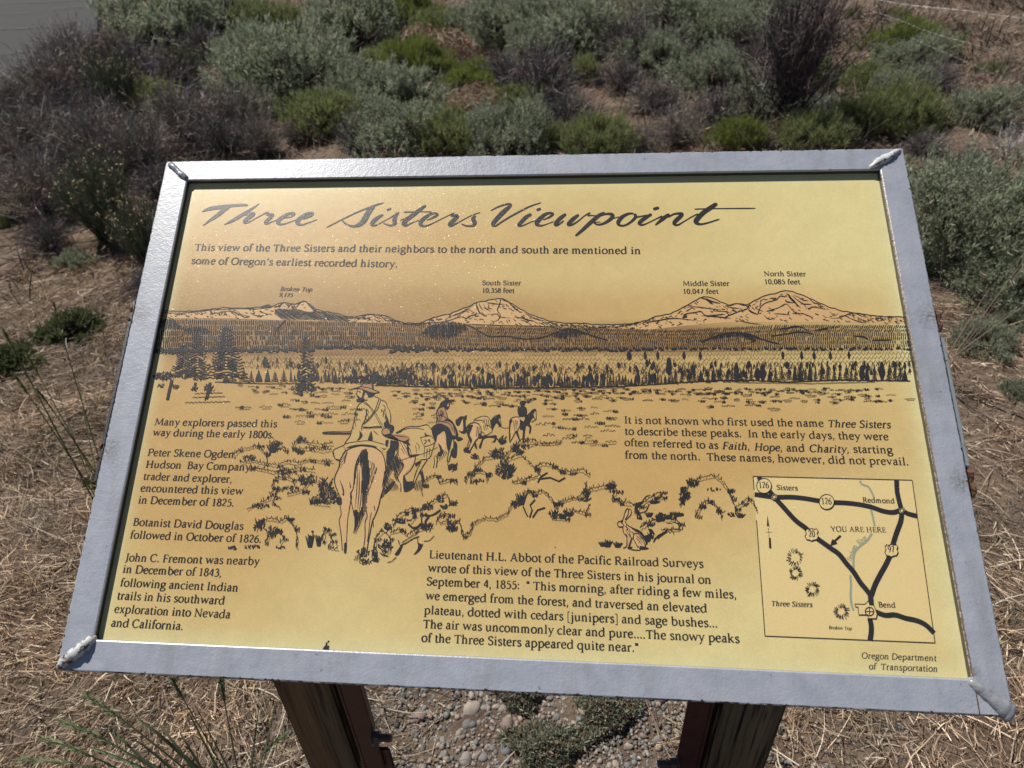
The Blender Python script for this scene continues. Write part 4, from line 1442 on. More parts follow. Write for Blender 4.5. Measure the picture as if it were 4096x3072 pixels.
for (cx_, cy_, sx_, sy_, n_) in ((1000, 1835, 30, 10, 16), (1135, 1890, 26, 12, 18), (1230, 1925, 40, 22, 26), (1300, 1960, 30, 40, 28), (1280, 2005, 28, 14, 18), (1335, 1995, 12, 22, 14), (1165, 1955, 34, 8, 14), (1045, 2028, 40, 9, 16),
                                 (1038, 2105, 22, 22, 20), (1085, 2135, 20, 22, 18), (1010, 2190, 30, 7, 14), (930, 2195, 16, 8, 10), (1120, 2192, 22, 5, 8), (1205, 1765, 16, 12, 14), (1100, 1798, 26, 10, 12), (1330, 1800, 30, 8, 0),
                                 (1450, 2215, 26, 14, 16), (1460, 2250, 30, 10, 14), (1500, 2215, 14, 24, 14), (1990, 1820, 26, 20, 26), (2075, 1810, 14, 14, 14), (2020, 1890, 40, 28, 44), (1915, 1925, 20, 6, 10), (1810, 1875, 18, 14, 14),
                                 (2005, 1765, 18, 16, 18), (1870, 1805, 16, 10, 12), (2060, 2020, 14, 18, 12), (2215, 2060, 18, 14, 16), (2270, 2055, 22, 14, 16), (2345, 1990, 14, 30, 18), (2440, 1955, 18, 18, 16), (2735, 1990, 18, 36, 30),
                                 (2770, 1935, 24, 16, 18), (2700, 2060, 26, 8, 14), (2640, 2075, 24, 14, 16), (2600, 2150, 12, 14, 14), (2850, 1960, 30, 6, 8), (2880, 2050, 20, 8, 10), (2935, 2060, 24, 8, 10), (1715, 2030, 18, 12, 18),
                                 (1600, 2085, 34, 8, 18), (1655, 2060, 8, 16, 14), (1780, 2030, 22, 8, 14), (1760, 2000, 12, 14, 12), (1550, 2110, 14, 12, 16), (1800, 2115, 24, 14, 18), (1540, 2190, 20, 24, 20), (1720, 2108, 12, 10, 8),
                                 (2100, 1790, 20, 8, 10), (1900, 1830, 14, 10, 10), (1560, 1930, 24, 26, 0)):
    blob(cx_, cy_, sx_, sy_, n_)
for (x, y, w, h, n) in ((2085, 2020, 40, 50, 9), (1240, 2190, 30, 60, 8), (1275, 2185, 26, 50, 6), (1250, 2130, 10, 10, 3), (1800, 1878, 18, 26, 6), (1818, 1880, 20, 30, 6), (2250, 2075, 36, 26, 11), (2410, 2185, 30, 22, 8), (2430, 2188, 34, 34, 9),
                        (2470, 2190, 34, 26, 9), (2595, 2068, 30, 22, 8), (2670, 2075, 30, 20, 8), (2960, 2070, 36, 20, 8), (2220, 2190, 4, 4, 2), (1090, 1810, 40, 34, 10), (2060, 1800, 34, 26, 8)):
    tuft(x, y, w, h, n)
for P in ([(2110, 2065), (2100, 2045), (2092, 2025)], [(2118, 2070), (2128, 2040), (2120, 2020), (2140, 1998)], [(2130, 2070), (2150, 2040), (2180, 2030)],
          [(2150, 1930), (2165, 1905), (2190, 1890)], [(2160, 1915), (2200, 1910), (2235, 1925), (2260, 1910)], [(2530, 2020), (2545, 2010), (2550, 2075)]):
    line(ink, P, 4.5)
# big tree on the left and the tall one with layered boughs
for (xc, yt, yb, w0) in ((790, 1330, 1510, 62), (905, 1305, 1510, 90), (735, 1372, 1500, 58), (1225, 1345, 1560, 50)):
    n = 17
    for k in range(n):
        t = (k + .5) / n
        y = yt + (yb - yt) * t
        ww = w0 * (0.25 + .75 * t)
        for sgn in (-1, 1):
            L = ww * rnd.uniform(.7, 1.1)
            P = [(xc, y - 4), (xc + sgn * L * .4, y + 2), (xc + sgn * L * .75, y + 9), (xc + sgn * L, y + 4)]
            line(ink, jag(P, 2.4, 9, rnd), 3.2)
            if rnd.random() < .6:
                line(ink, jag([(xc + sgn * 4, y + 4), (xc + sgn * L * .6, y + 12)], 2.4, 8, rnd), 4.4)
for P, w in (([(688, 1520), (676, 1570), (670, 1600)], 11), ([(838, 1530), (826, 1580), (820, 1602)], 4), ([(844, 1530), (834, 1580), (828, 1598)], 5), ([(782, 1530), (778, 1560)], 9)):
    line(ink, P, w)
for (x, y, sx, sy, n) in ((660, 1510, 45, 16, 44), (735, 1500, 30, 12, 20), (700, 1550, 14, 8, 12), (800, 1515, 26, 10, 16), (835, 1560, 18, 14, 20), (780, 1560, 12, 8, 8), (640, 1545, 16, 8, 8), (680, 1412, 60, 8, 30), (1205, 1560, 30, 22, 24), (1245, 1560, 14, 10, 10),
                          (1450, 1520, 80, 14, 60), (1560, 1520, 60, 18, 50), (1620, 1500, 40, 20, 30), (870, 1460, 30, 14, 14)):
    blob(x, y, sx, sy, n)
for (x0, x1, y) in ((740, 920, 1611), (770, 900, 1590), (780, 890, 1575)):
    line(ink, jag([(x0, y), (x1, y - 4)], 3, 8, rnd), 2.2)

# ---- riders, horses and the hare (solid tints below, ink above)
HORSES = '''
@ 1280 1750 3.19
t 320,150 420,115 560,100 700,130 790,200 830,320 835,480 815,620 770,770 745,880 700,1000 670,1060 640,1200 610,1400 590,1530 550,1530 560,1400 575,1250 575,1080 600,1010 590,900 580,1000 460,1180 440,1080 400,900 370,990 350,1080 340,1300 335,1440 305,1470 285,1400 270,1250 245,1060 270,980 255,860 265,770 200,600 190,500 240,380 260,280
v 170,170 300,90 340,130 260,280 200,265
v 320,130 380,70 560,40 700,55 830,100 870,180 800,180 700,130 520,100 400,115
t 1000,60 1110,80 1150,230 1220,240 1170,360 1070,480 1060,600 1075,690 1030,690 990,500 1060,340 1010,250
v 1120,100 1290,60 1420,10 1460,70 1440,200 1380,265 1280,270 1210,240 1150,200
k 7 170,175 190,265 250,300
k 9 250,300 300,200 360,150 440,118 560,100 700,130 790,200 830,320 835,480 815,620 770,770 745,880 700,1000 670,1060 640,1200 605,1400 590,1520
k 9 255,280 240,380 190,500 190,590 240,720 275,790
k 8 255,850 270,980 245,1060 270,1250 285,1440
k 6 400,690 390,830 360,990 350,1080 340,1300 335,1440
k 8 580,880 600,1010 575,1080 575,1250 560,1380 545,1520
k 6 655,960 635,1060 625,1180 605,1330
g 4.2,3.3,91 545,150 600,150 620,300 635,480 615,700 590,870 550,1000 500,1100 455,1195 440,1080 430,930 470,920 500,950 540,820 520,600 560,480 520,380 490,330 450,540 425,650 440,420 490,270
k 8 540,160 470,300 440,440 425,640 390,720 400,830 430,960 450,1080 430,1220
K 7 480,420 470,640 450,900
K 7 500,400 500,650 480,920
K 7 530,600 520,800 500,940
k 5 600,880 540,1030 450,1230
f 530,400 560,380 590,420 600,560 570,640 540,560
K 14 250,540 290,640 300,730 280,720
K 12 385,690 400,760 370,920
f 310,1350 335,1345 335,1460 308,1470
K 12 350,170 320,260 310,330
k 5 690,490 650,600 610,700
K 12 725,380 710,430 695,475
k 5 820,430 815,560 795,620
K 8 370,560 390,620 380,650
f 205,770 265,760 275,850 215,845
g 5,4.2,70 840,370 900,290 980,200 960,130 990,60 1005,110 1000,250 1060,330 1060,370 990,480 1000,560 960,520 930,420 880,520 850,600 840,700 800,760 780,770 820,650 838,500
f 1060,500 1075,480 1110,560 1190,560 1190,640 1075,690
k 8 1010,250 1060,330 1060,380 995,490 1000,540 1030,600 1030,690
k 7 1220,240 1200,330 1150,420 1070,490
k 7 1075,500 1065,600 1075,690
k 6 1290,300 1240,400 1200,520 1180,640
k 7 1370,280 1310,370 1260,460 1200,600
f 1210,330 1290,290 1260,330 1220,370
k 6 1300,400 1330,540
f 1270,450 1300,430 1330,540 1310,580 1290,510
k 8 1110,80 1120,180 1150,230 1230,220
f 1110,90 1130,130 1140,200 1170,240 1140,250 1110,170
f 850,180 890,130 900,40 930,40 1000,50 1000,110 960,160 930,270 850,350
k 5 1040,290 1200,230
K 40 950,560 880,640 830,720
@ 1280 1500 4.424
u 560,250 700,215 770,140 850,125 930,135 940,250 1050,300 980,320 860,290 760,250 680,235
v 780,460 880,400 960,385 1080,440 1160,480 1220,600 1250,740 1240,900 1190,960 1200,1150 1160,1230 1040,1210 860,1160 680,1180 440,1210 500,1100 560,970 600,800 640,620 680,520
v 660,260 740,260 780,330 820,320 850,390 780,440 700,400 660,400 640,340
v 1350,1020 1500,940 1640,905 1890,880 2000,1000 2040,1190 1960,1430 1800,1500 1600,1400 1580,1100 1400,1050
u 1240,1050 1400,1050 1590,1100 1570,1180 1590,1235 1480,1200 1260,1110
u 60,1010 540,1005 540,1050 420,1060 60,1040
u 1090,1000 1150,940 1210,950 1240,1010 1200,1070 1120,1070
k 11 555,250 640,230 720,200 780,135 860,128 935,130 945,250 1050,300 970,320 900,320
f 560,250 640,232 720,238 780,260 880,300 980,320 960,345 930,385 860,400 850,370 820,330 800,300 790,340 770,400 790,430 720,470 660,475 640,440 660,430 680,410 700,410 740,390 750,340 765,290 740,260 680,245
f 905,130 938,132 945,255 925,250 915,180
k 8 730,205 850,225 930,250
k 8 665,260 650,320 635,345 665,360 655,380 680,400
K 9 670,290 720,285
K 9 690,315 730,305
f 660,370 690,375 700,400 670,400
k 10 960,380 1020,400 1080,440 1160,480 1190,560 1230,640 1250,740 1245,850
k 10 840,440 780,460 690,520 640,620 615,760 570,950 560,980
k 10 560,970 530,1080 450,1190 430,1240
k 9 790,470 860,530 930,610 1000,700 1080,850 1140,950
k 9 770,490 850,540 900,610 960,690 1040,830 1110,960
k 8 1040,430 990,580 960,640 860,770 760,880
k 8 1075,445 1020,600 970,660 880,780 780,870
k 11 750,915 860,925 960,915 1090,910
k 7 750,940 900,940 1090,930
k 9 820,590 815,720 780,820 740,900 735,980
K 12 830,600 820,700 800,800
f 1130,520 1160,600 1170,700 1200,760 1220,840 1240,870 1210,910 1140,900 1130,850 1170,800 1160,640
f 1180,870 1290,890 1310,940 1290,1000 1260,1040 1240,980 1210,940 1130,910
k 8 1090,1000 1120,950 1180,935 1230,970 1240,1030 1200,1070 1140,1080 1100,1040 1090,1000
k 14 1110,1040 1160,1085 1230,1070
f 1120,1060 1240,1070 1250,1040 1300,1100 1400,1150 1520,1220 1600,1240 1560,1170 1580,1130 1480,1170 1300,1110 1230,1110 1160,1100
K 7 1260,1060 1400,1080 1590,1105
K 16 700,990 745,1060 700,1120 650,1160
f 700,980 750,1050 720,1120 660,1160 700,1080
f 910,985 930,1150 850,1150 870,1080
K 9 940,980 1030,1060
K 8 1110,530 1160,560
K 8 1090,610 1150,700
k 8 440,1215 560,1190 700,1175 860,1160 1000,1190 1140,1230
f 460,1290 560,1250 700,1230 850,1235 980,1260 1000,1280 860,1270 700,1255 560,1285
k 11 430,1240 240,1330 240,1420 270,1480 340,1500
k 8 400,1240 450,1320 430,1350
k 9 40,1015 200,1000 400,1005 550,995
f 45,1020 110,1010 420,1020 540,1020 530,1050 430,1050 80,1048
f 1160,1160 1210,1150 1190,1260 1160,1250
K 8 1080,1290 1160,1310
K 8 1100,1340 1180,1290
k 9 1330,1150 1270,1220 1260,1290 1200,1330
k 7 1180,1480 1290,1380 1330,1400
k 11 1340,1025 1440,970 1560,915 1740,910 1890,880 1950,940 2000,1000
k 8 1370,1010 1540,950 1700,940 1840,965
f 1340,1030 1430,980 1450,1000 1380,1030
k 8 1770,1110 1850,1090 1960,1080 2030,1190 1850,1260 1780,1110
k 10 2030,1190 1990,1330 1930,1470 1780,1500
k 7 1850,1260 1840,1450
k 6 1740,1420 1850,1380 2080,1280
f 1850,1010 1900,1060 1960,1070 1900,1080 1860,1080
K 10 1700,1200 1750,1250 1750,1330
K 8 1690,1240 1710,1380
k 10 1850,1150 1880,1160 1860,1210 1840,1215
k 8 1910,1140 1950,1190
k 8 1905,1160 1940,1140
k 8 1920,1175 1950,1160
K 9 1530,1110 1560,1250 1600,1340 1620,1440
f 1560,1420 1740,1400 1740,1420 1600,1460
@ 1700 1580 3.95
u 200,220 280,190 330,250 360,370 450,470 510,640 460,690 420,560 300,490 180,450 185,300
t 680,480 780,440 850,470 880,560 870,640 800,730 740,850 715,870 720,760 700,680 740,560 720,480
v 780,430 790,385 900,345 1000,350 1040,480 1055,560 1000,620 930,640 880,560 860,480
t 1360,380 1420,350 1500,370 1490,480 1440,560 1400,600 1350,720 1335,740 1360,620 1400,480 1390,400
v 470,430 560,370 640,340 640,580 590,590 520,560
t 170,740 200,640 230,600 300,640 330,800 300,880 240,840 200,800
v 400,840 430,700 460,720 400,940 350,1040 370,930
v 140,1010 200,920 230,940 190,1040 160,1140 130,1140
f 290,90 350,70 410,90 415,130 370,110 345,150 350,190 345,225 320,215 290,190 240,205 200,225 225,170 250,120
k 7 380,130 385,150 370,210
f 335,185 375,180 350,230 330,220
k 12 200,220 180,290 190,370 180,450
k 9 310,210 340,290 360,370 400,410
K 10 250,230 290,290 240,400
k 9 260,250 290,330 360,380
f 370,370 400,390 450,440 500,540 520,640 450,700 440,640 490,640 460,520 400,430 300,400
k 8 210,410 300,420 400,470 440,570
f 100,520 160,470 240,450 320,480 380,520 430,620 460,720 500,760 505,860 490,980 430,980 400,900 440,860 450,760 430,700 380,900 340,790 330,640 290,560 230,610 190,640 170,740 120,640
f 480,400 560,340 620,340 660,315 640,400 640,590 580,600 530,560 600,570 600,420 590,370 540,480 490,470
K 8 540,380 500,460
K 8 580,380 540,470
f 610,360 655,320 650,380 620,400
K 9 600,430 650,430
k 8 580,595 635,590
f 480,690 520,660 590,680 590,700 520,725
f 200,760 250,800 270,850 290,880 250,950 200,960 190,940 240,880
k 8 140,980 150,1060 130,1150
k 8 200,920 260,880
k 9 380,860 350,1040 380,1040 430,840
k 8 200,930 180,1150
f 760,470 720,560 700,620 740,700 720,760 690,700 665,620 670,540 700,480
k 10 655,600 655,520 700,460 780,435 850,460 885,540 870,640 800,720 760,790 715,870
k 8 770,430 785,385 890,340 980,340 1030,400 1040,480 1060,560 1000,620 930,640
k 7 790,400 910,400 915,440
k 7 960,480 1000,480 1040,510
k 7 880,570 940,610
f 1040,400 1090,340 1150,310 1185,310 1190,360 1160,370 1180,430 1200,490 1160,480 1120,440 1060,550 1040,490
k 7 1185,370 1200,470 1190,500 1160,490
f 860,600 900,640 1000,650 1120,635 1125,680 1100,740 1040,745 1080,730 1095,680 1000,670 920,700 880,830 850,820 900,690 840,680
f 770,770 800,750 820,850 790,830
k 8 690,720 670,800 660,840
k 7 740,700 700,800 680,880
k 6 1200,500 1260,525 1340,510
f 1380,400 1350,460 1340,580 1350,650 1330,740 1325,600 1330,440 1360,380
f 1460,250 1470,190 1520,170 1590,190 1610,250 1600,320 1560,340 1490,340 1470,300
f 1490,130 1520,95 1590,100 1570,160 1540,180 1510,160
f 1600,330 1660,270 1700,230 1750,220 1710,300 1740,380 1700,360 1650,450 1680,500 1660,610 1640,590 1650,520 1600,480 1580,560 1560,710 1535,715 1545,560 1500,540 1510,400 1560,420 1580,350
k 8 1750,230 1755,370 1730,400 1680,430
k 9 1330,430 1360,370 1430,345 1490,350
k 8 1500,370 1500,480 1460,580 1490,700
f 1430,590 1460,570 1500,720 1480,710
k 9 1440,560 1380,680 1335,750
@ 2380 1980 3.342
t 330,340 380,330 410,350 480,430 560,460 650,540 690,640 660,690 610,730 480,730 560,690 520,600 460,560 430,690 380,710 420,620 415,550 380,480 360,420 310,410 300,370
t 370,340 390,250 420,180 440,180 445,240 410,330 400,340
t 450,190 480,200 480,250 430,320 410,330
k 9 300,400 310,360 370,330 400,230 430,180 445,200 440,260 400,330
k 8 450,190 480,200 478,260 410,335
k 9 300,400 320,425 365,425 385,400
k 9 370,430 380,500 420,555 425,650 415,690 375,710
k 10 400,350 430,400 500,440 590,480 650,540 680,640 665,690
f 480,440 590,480 650,540 700,620 690,660 655,600 600,520 530,480
k 8 455,520 500,590 520,520 580,520 640,590 665,670
k 8 520,600 560,680 570,700
k 9 480,730 600,735 570,680
f 480,580 440,700 460,700 490,600
f 600,680 660,690 720,715 640,730 600,720
f 430,700 500,690 480,720 440,720
K 7 390,410 430,440 420,470
K 9 415,400 440,470
k 7 480,490 510,510 510,590
f 330,350 380,345 360,365 385,395 350,380
f 660,540 730,540 740,610 690,630 670,600
k 16 780,630 800,590 830,560 940,500 950,460
f 830,540 940,480 940,510 870,560 835,590
f 530,130 600,90 640,100 580,150 560,170 600,240 630,320 580,320 590,280 530,220
k 8 620,100 680,20 740,0
k 9 600,240 680,210 720,120
f 720,90 790,70 870,90 800,115 740,110
f 790,30 880,20 840,60 790,60
f 1060,250 1170,240 1180,275 1090,290 1060,330 1050,280
f 850,240 900,240 910,340 820,350 810,310
f 700,450 760,460 800,530 740,500
K 8 940,350 1040,360 1150,400 1160,460 1060,450 1040,420
K 7 940,370 1040,380
K 7 960,440 1040,490 1050,540
K 7 960,460 1010,520
@ 1500 1950 3.1725
k 22 660,500 640,430 680,370 660,350
k 12 600,480 590,400 610,350 720,350 830,280
k 20 420,460 480,510 540,500 590,460 640,500
f 570,460 650,460 660,510 590,530
k 9 690,360 760,340 830,290
k 10 330,730 400,700 480,650 560,620
k 7 340,700 430,640 530,590
f 330,730 350,740 300,850 250,850 290,790
k 8 320,740 290,660
f 550,700 600,720 620,690 580,780 530,830 490,850 540,780
k 7 540,640 545,720
k 7 620,680 690,670 750,610
f 240,400 300,430 390,450 320,455 250,430
k 8 60,820 90,850 170,875
k 7 270,880 210,935 160,950
'''
art(HORSES, ink, TN)
art('''@ 1280 1750 3.19
g 6,2.2,60 250,300 300,220 340,190 300,330 260,400
g 6,2.0,80 640,300 700,340 690,520 640,600
g 5,2.0,100 790,600 830,430 835,540 800,680
g 5,2.4,80 0,620 60,600 160,640 230,720 220,780 120,770 20,720
g 5,2.2,75 850,560 900,520 960,560 1000,660 900,680 850,650
g 5,2.2,75 1180,620 1260,540 1320,560 1300,660 1220,680
g 6,2.2,85 450,1500 540,1490 520,1560 440,1570
@ 1280 1500 4.424
g 9,2.6,70 820,610 870,620 860,780 800,860 780,840
g 9,2.6,100 1080,600 1160,620 1170,780 1120,760
g 9,2.2,80 600,700 650,690 640,900 590,960
g 9,2.2,60 1400,1180 1560,1230 1600,1400 1480,1390
g 10,2.4,95 1860,1300 1960,1290 1920,1440 1850,1460
@ 1700 1580 3.95
g 7,2.2,80 200,250 250,240 240,400 200,420
g 7,2.2,80 430,480 500,560 500,640 450,620
g 7,2.2,95 800,480 860,520 850,640 800,660
g 7,2.0,80 920,380 1000,380 1020,520 940,560
g 7,2.0,85 1400,400 1470,400 1450,520 1400,560
g 7,2.2,75 150,960 330,880 330,960 200,1060
k 6 1500,200 1500,330
k 6 1560,210 1560,320
@ 2380 1980 3.342
g 7,2.0,60 400,440 470,460 470,560 420,560
g 7,2.0,50 540,530 620,560 640,650 580,640
''', ink, TN)
# a smudge of black paint at the foot of the sheet
art('''@ 900 2500 2.212
f 862,225 875,195 900,180 925,225
F 885,195 895,160 905,165 900,190
F 905,150 915,135 925,140 915,155
F 890,165 900,150 908,158 900,170
F 908,185 920,178 922,195 912,200
@ 1280 1750 3.19
k 8 1290,590 1300,640 1295,690
k 8 1300,700 1310,745
k 7 690,870 700,930
k 6 675,1060 680,1140
''', ink, TN)
# signature on the pack: two capitals are drawn above as strokes
TN['t'].build('tan_tint', M_TAN, panel)
TN['v'].build('cream_tint', M_CRM, panel)
TN['u'].build('brown_tint', M_BRN, panel)['kind'] = 'stuff'
ink.build('pen_drawing', M_INK, panel, 'pen drawing of peaks, forest, three riders with pack horses and a hare')

# ---- inset road map
MO = (2950, 1850, 1.9522)
mp_ = lambda P: px2uv([(MO[0] + p[0] / MO[2], MO[1] + p[1] / MO[2]) for p in P])
mg = Ink(0.00012)
mg.fill(mp_([(120, 108), (1362, 138), (1540, 1408), (213, 1354)]))
mg.build('map_ground', M_MAP, panel, 'cream ground of the inset road map')
rv_ = Ink(0.0003)
for P in ([(955, 140), (970, 170), (1020, 190), (1055, 250), (1065, 275)], [(1040, 325), (1040, 360), (1050, 400), (1065, 470), (1070, 495)], [(1048, 555), (1010, 610), (960, 650), (915, 700), (905, 770), (905, 835)],
          [(880, 880), (885, 960), (882, 1040), (890, 1110), (905, 1155)]):
    c_ = catmull(P, 5); rv_.ribbon(mp_(c_), [13 / MO[2] * K] * len(c_))
text_line(rv_, 'Deschutes', (MO[0] + 885 / MO[2], MO[1] + 772 / MO[2]), (MO[0] + 932 / MO[2], MO[1] + 655 / MO[2]), 0.0045, 0.9)
text_line(rv_, 'River', (MO[0] + 948 / MO[2], MO[1] + 642 / MO[2]), (MO[0] + 1012 / MO[2], MO[1] + 592 / MO[2]), 0.0045, 0.9)
rv_.build('map_river', M_GRN, panel, 'pale grey green river line on the map')
mi = Ink(0.0005)
for P, w in (([(132, 249), (285, 270), (410, 270), (520, 280), (694, 308), (830, 315), (930, 325), (1040, 347), (1130, 378), (1210, 390), (1277, 375), (1330, 400), (1400, 418)], 29),
             ([(165, 112), (205, 180), (250, 225), (285, 270), (345, 335), (450, 450), (535, 515), (577, 563), (630, 600), (720, 665), (790, 715), (850, 790), (905, 855), (960, 940), (1010, 1000), (1035, 1040), (1043, 1112)], 31),
             ([(1240, 140), (1245, 230), (1260, 300), (1277, 375), (1275, 450), (1240, 550), (1215, 630), (1199, 700), (1160, 790), (1110, 880), (1070, 960), (1043, 1040)], 29),
             ([(1030, 1215), (1042, 1270), (1042, 1330), (1033, 1388)], 29), ([(1075, 1165), (1150, 1192), (1230, 1190), (1310, 1215), (1400, 1235), (1470, 1270), (1532, 1330)], 29)):
    c_ = catmull(P, 5); mi.ribbon(mp_(c_), [w / MO[2] * K] * len(c_))
for P in ([(120, 108), (1362, 138)], [(1362, 138), (1540, 1408)], [(1540, 1408), (213, 1354)], [(213, 1354), (147, 450)], [(128, 215), (120, 108)]):
    mi.ribbon(mp_(P), [4.5 / MO[2] * K] * 2)
mi.fill(mp_([(797, 565), (810, 577), (768, 614), (778, 634), (722, 650), (738, 598), (754, 606)]))
mi.fill(mp_([(232, 412), (228, 498), (238, 492), (248, 506)])); mi.fill(mp_([(243, 585), (245, 668), (263, 670), (258, 590)]))
for P in ([(239, 510), (240, 530)], [(243, 562), (243, 580)], [(220, 543), (230, 543)], [(255, 543), (265, 543)]):
    mi.ribbon(mp_(P), [2.4 / MO[2] * K] * 2)
rr_ = random.Random(3)
for (cx_, cy_, r0, r1) in ((447, 740, 36, 68), (452, 862, 28, 55), (583, 990, 28, 60), (810, 1165, 30, 64)):
    for k in range(26):
        a = 2 * math.pi * k / 26 + rr_.uniform(-.08, .08)
        q0, q1 = r0 * rr_.uniform(.8, 1.2), r1 * rr_.uniform(.8, 1.1)
        mi.ribbon(mp_([(cx_ + q0 * math.cos(a), cy_ + q0 * math.sin(a)), (cx_ + q1 * math.cos(a + .08), cy_ + q1 * math.sin(a + .08))]), [3.6 / MO[2] * K] * 2)
zz = lambda x, y: (MO[0] + x / MO[2], MO[1] + y / MO[2])
for s, a, b, cp, bo, it in (('Sisters', (304, 212), (468, 217), .0074, .9, 0), ('Redmond', (976, 310), (1224, 317), .0074, .9, 0), ('YOU ARE HERE', (727, 536), (1157, 545), .0074, .75, 0), ('Bend', (1099, 1128), (1232, 1132), .0074, .9, 0),
                            ('Three Sisters', (260, 1118), (580, 1127), .0074, .9, 1), ('Broken Top', (710, 1298), (890, 1306), .0056, .85, 1), ('N', (234, 551), (250, 551), .0030, 1.2, 0)):
    nat = 69.0 * math.dist(*px2uv([zz(*a), zz(*b)])) / (sum(GP[c][0] for c in s) - 6)
    text_line(mi, s, zz(*a), zz(*b), nat, bo * 1.1, bool(it))
# outline of the town
tw_ = [(913, 1105), (990, 1108), (1018, 1080), (1028, 1112), (1062, 1115), (1075, 1150), (1087, 1186), (1080, 1218), (1020, 1218), (1015, 1188), (943, 1188), (938, 1128), (918, 1126), (913, 1105)]
mi.build('map_lines', M_INK, panel, 'black roads, names and border of the inset map')
mw = Ink(0.0007)
mk2 = Ink(0.0009)


def ring(cx_, cy_, r0, n=28):
    return [(cx_ + r0 * math.cos(2 * math.pi * k / n), cy_ + r0 * math.sin(2 * math.pi * k / n)) for k in range(n)]


for (cx_, cy_, r0) in ((205, 183, 58), (694, 308, 58), (285, 270, 24), (1279, 376, 24)):
    mw.fill(mp_(ring(cx_, cy_, r0)))
    P = ring(cx_, cy_, r0); mk2.ribbon(mp_(P + P[:2]), [5 / MO[2] * K] * (len(P) + 2))
    if r0 < 30:
        P = ring(cx_, cy_, 14, 16); mk2.ribbon(mp_(P + P[:2]), [5 / MO[2] * K] * (len(P) + 2))
SHD = [(-50, -28), (-38, -45), (-20, -40), (0, -48), (20, -40), (38, -45), (50, -28), (42, -8), (52, 14), (40, 38), (18, 42), (0, 50), (-18, 42), (-40, 38), (-52, 14), (-42, -8)]
for (cx_, cy_) in ((577, 563), (1199, 687)):
    P = [(cx_ + a, cy_ + b) for a, b in SHD]
    mw.fill(mp_(P)); mk2.ribbon(mp_(P + P[:2]), [5 / MO[2] * K] * (len(P) + 2))
mw.fill(mp_(tw_[:-1])); mk2.ribbon(mp_(tw_), [5 / MO[2] * K] * len(tw_))
P = ring(1028, 1164, 33); mk2.ribbon(mp_(P + P[:2]), [6 / MO[2] * K] * (len(P) + 2))
mk2.ribbon(mp_([(995, 1164), (1061, 1164)]), [5 / MO[2] * K] * 2); mk2.ribbon(mp_([(1028, 1131), (1028, 1197)]), [5 / MO[2] * K] * 2)
for s, a, b in (('126', (164, 199), (242, 201)), ('126', (653, 325), (732, 327)), ('20', (554, 580), (602, 581)), ('97', (1174, 701), (1223, 702))):
    text_line(mk2, s, zz(*a), zz(*b), .0070, .85)
mw.build('route_markers', M_MAP, panel, 'cream route shields and town markers on the map')['kind'] = 'stuff'
mk2.build('route_lettering', M_INK, panel, 'outlines and numbers 126, 20 and 97 of the route markers')['kind'] = 'stuff'
# ------------------------------------------------------------------ plants
def ribbons(paths, widths, cols, flat=None):
    """paths (n,k,3), widths (n,k), cols (n,3) or (n,k,3) -> verts, quads, colours; each ribbon turned at random about its own line"""
    n, k, _ = paths.shape
    d = np.gradient(paths, axis=1)
    d /= np.linalg.norm(d, axis=2, keepdims=True) + 1e-9
    if flat is None:
        r = RNG.normal(size=(n, 1, 3))
    else:
        r = np.broadcast_to(np.asarray(flat, float), (n, 1, 3)) + RNG.normal(0, 0.35, (n, 1, 3))
    s = np.cross(d, np.broadcast_to(r, d.shape))
    s /= np.linalg.norm(s, axis=2, keepdims=True) + 1e-9
    w = widths[:, :, None] / 2
    V = np.stack([paths + s * w, paths - s * w], 2).reshape(-1, 3)
    base = (np.arange(n) * k * 2)[:, None]
    j = (np.arange(k - 1) * 2)[None]
    q = (base + j).ravel()
    F = np.stack([q, q + 1, q + 3, q + 2], 1)
    c = np.repeat(cols, k * 2, 0) if cols.ndim == 2 else np.repeat(cols.reshape(n * k, 3), 2, 0)
    return V, F, c


def join(parts):
    V, F, C, o = [], [], [], 0
    for v, f, c in parts:
        V.append(v); F.append(f + o); C.append(c); o += len(v)
    return np.concatenate(V), np.concatenate(F), np.concatenate(C)


def lumpy(dirs, seed, amp=0.42):
    """radius of a crown in the given directions: uneven, with lobes"""
    r = np.random.default_rng(seed)
    out = np.full(len(dirs), 0.82)
    for _ in range(9):
        a = r.normal(size=3); a[2] = abs(a[2]) * .7; a /= np.linalg.norm(a)
        out += amp * np.exp(-(1 - dirs @ a) * r.uniform(8, 22)) * r.uniform(.3, 1)
    for _ in range(5):
        a = r.normal(size=3); a /= np.linalg.norm(a)
        out -= 0.3 * np.exp(-(1 - dirs @ a) * r.uniform(12, 26))
    return out


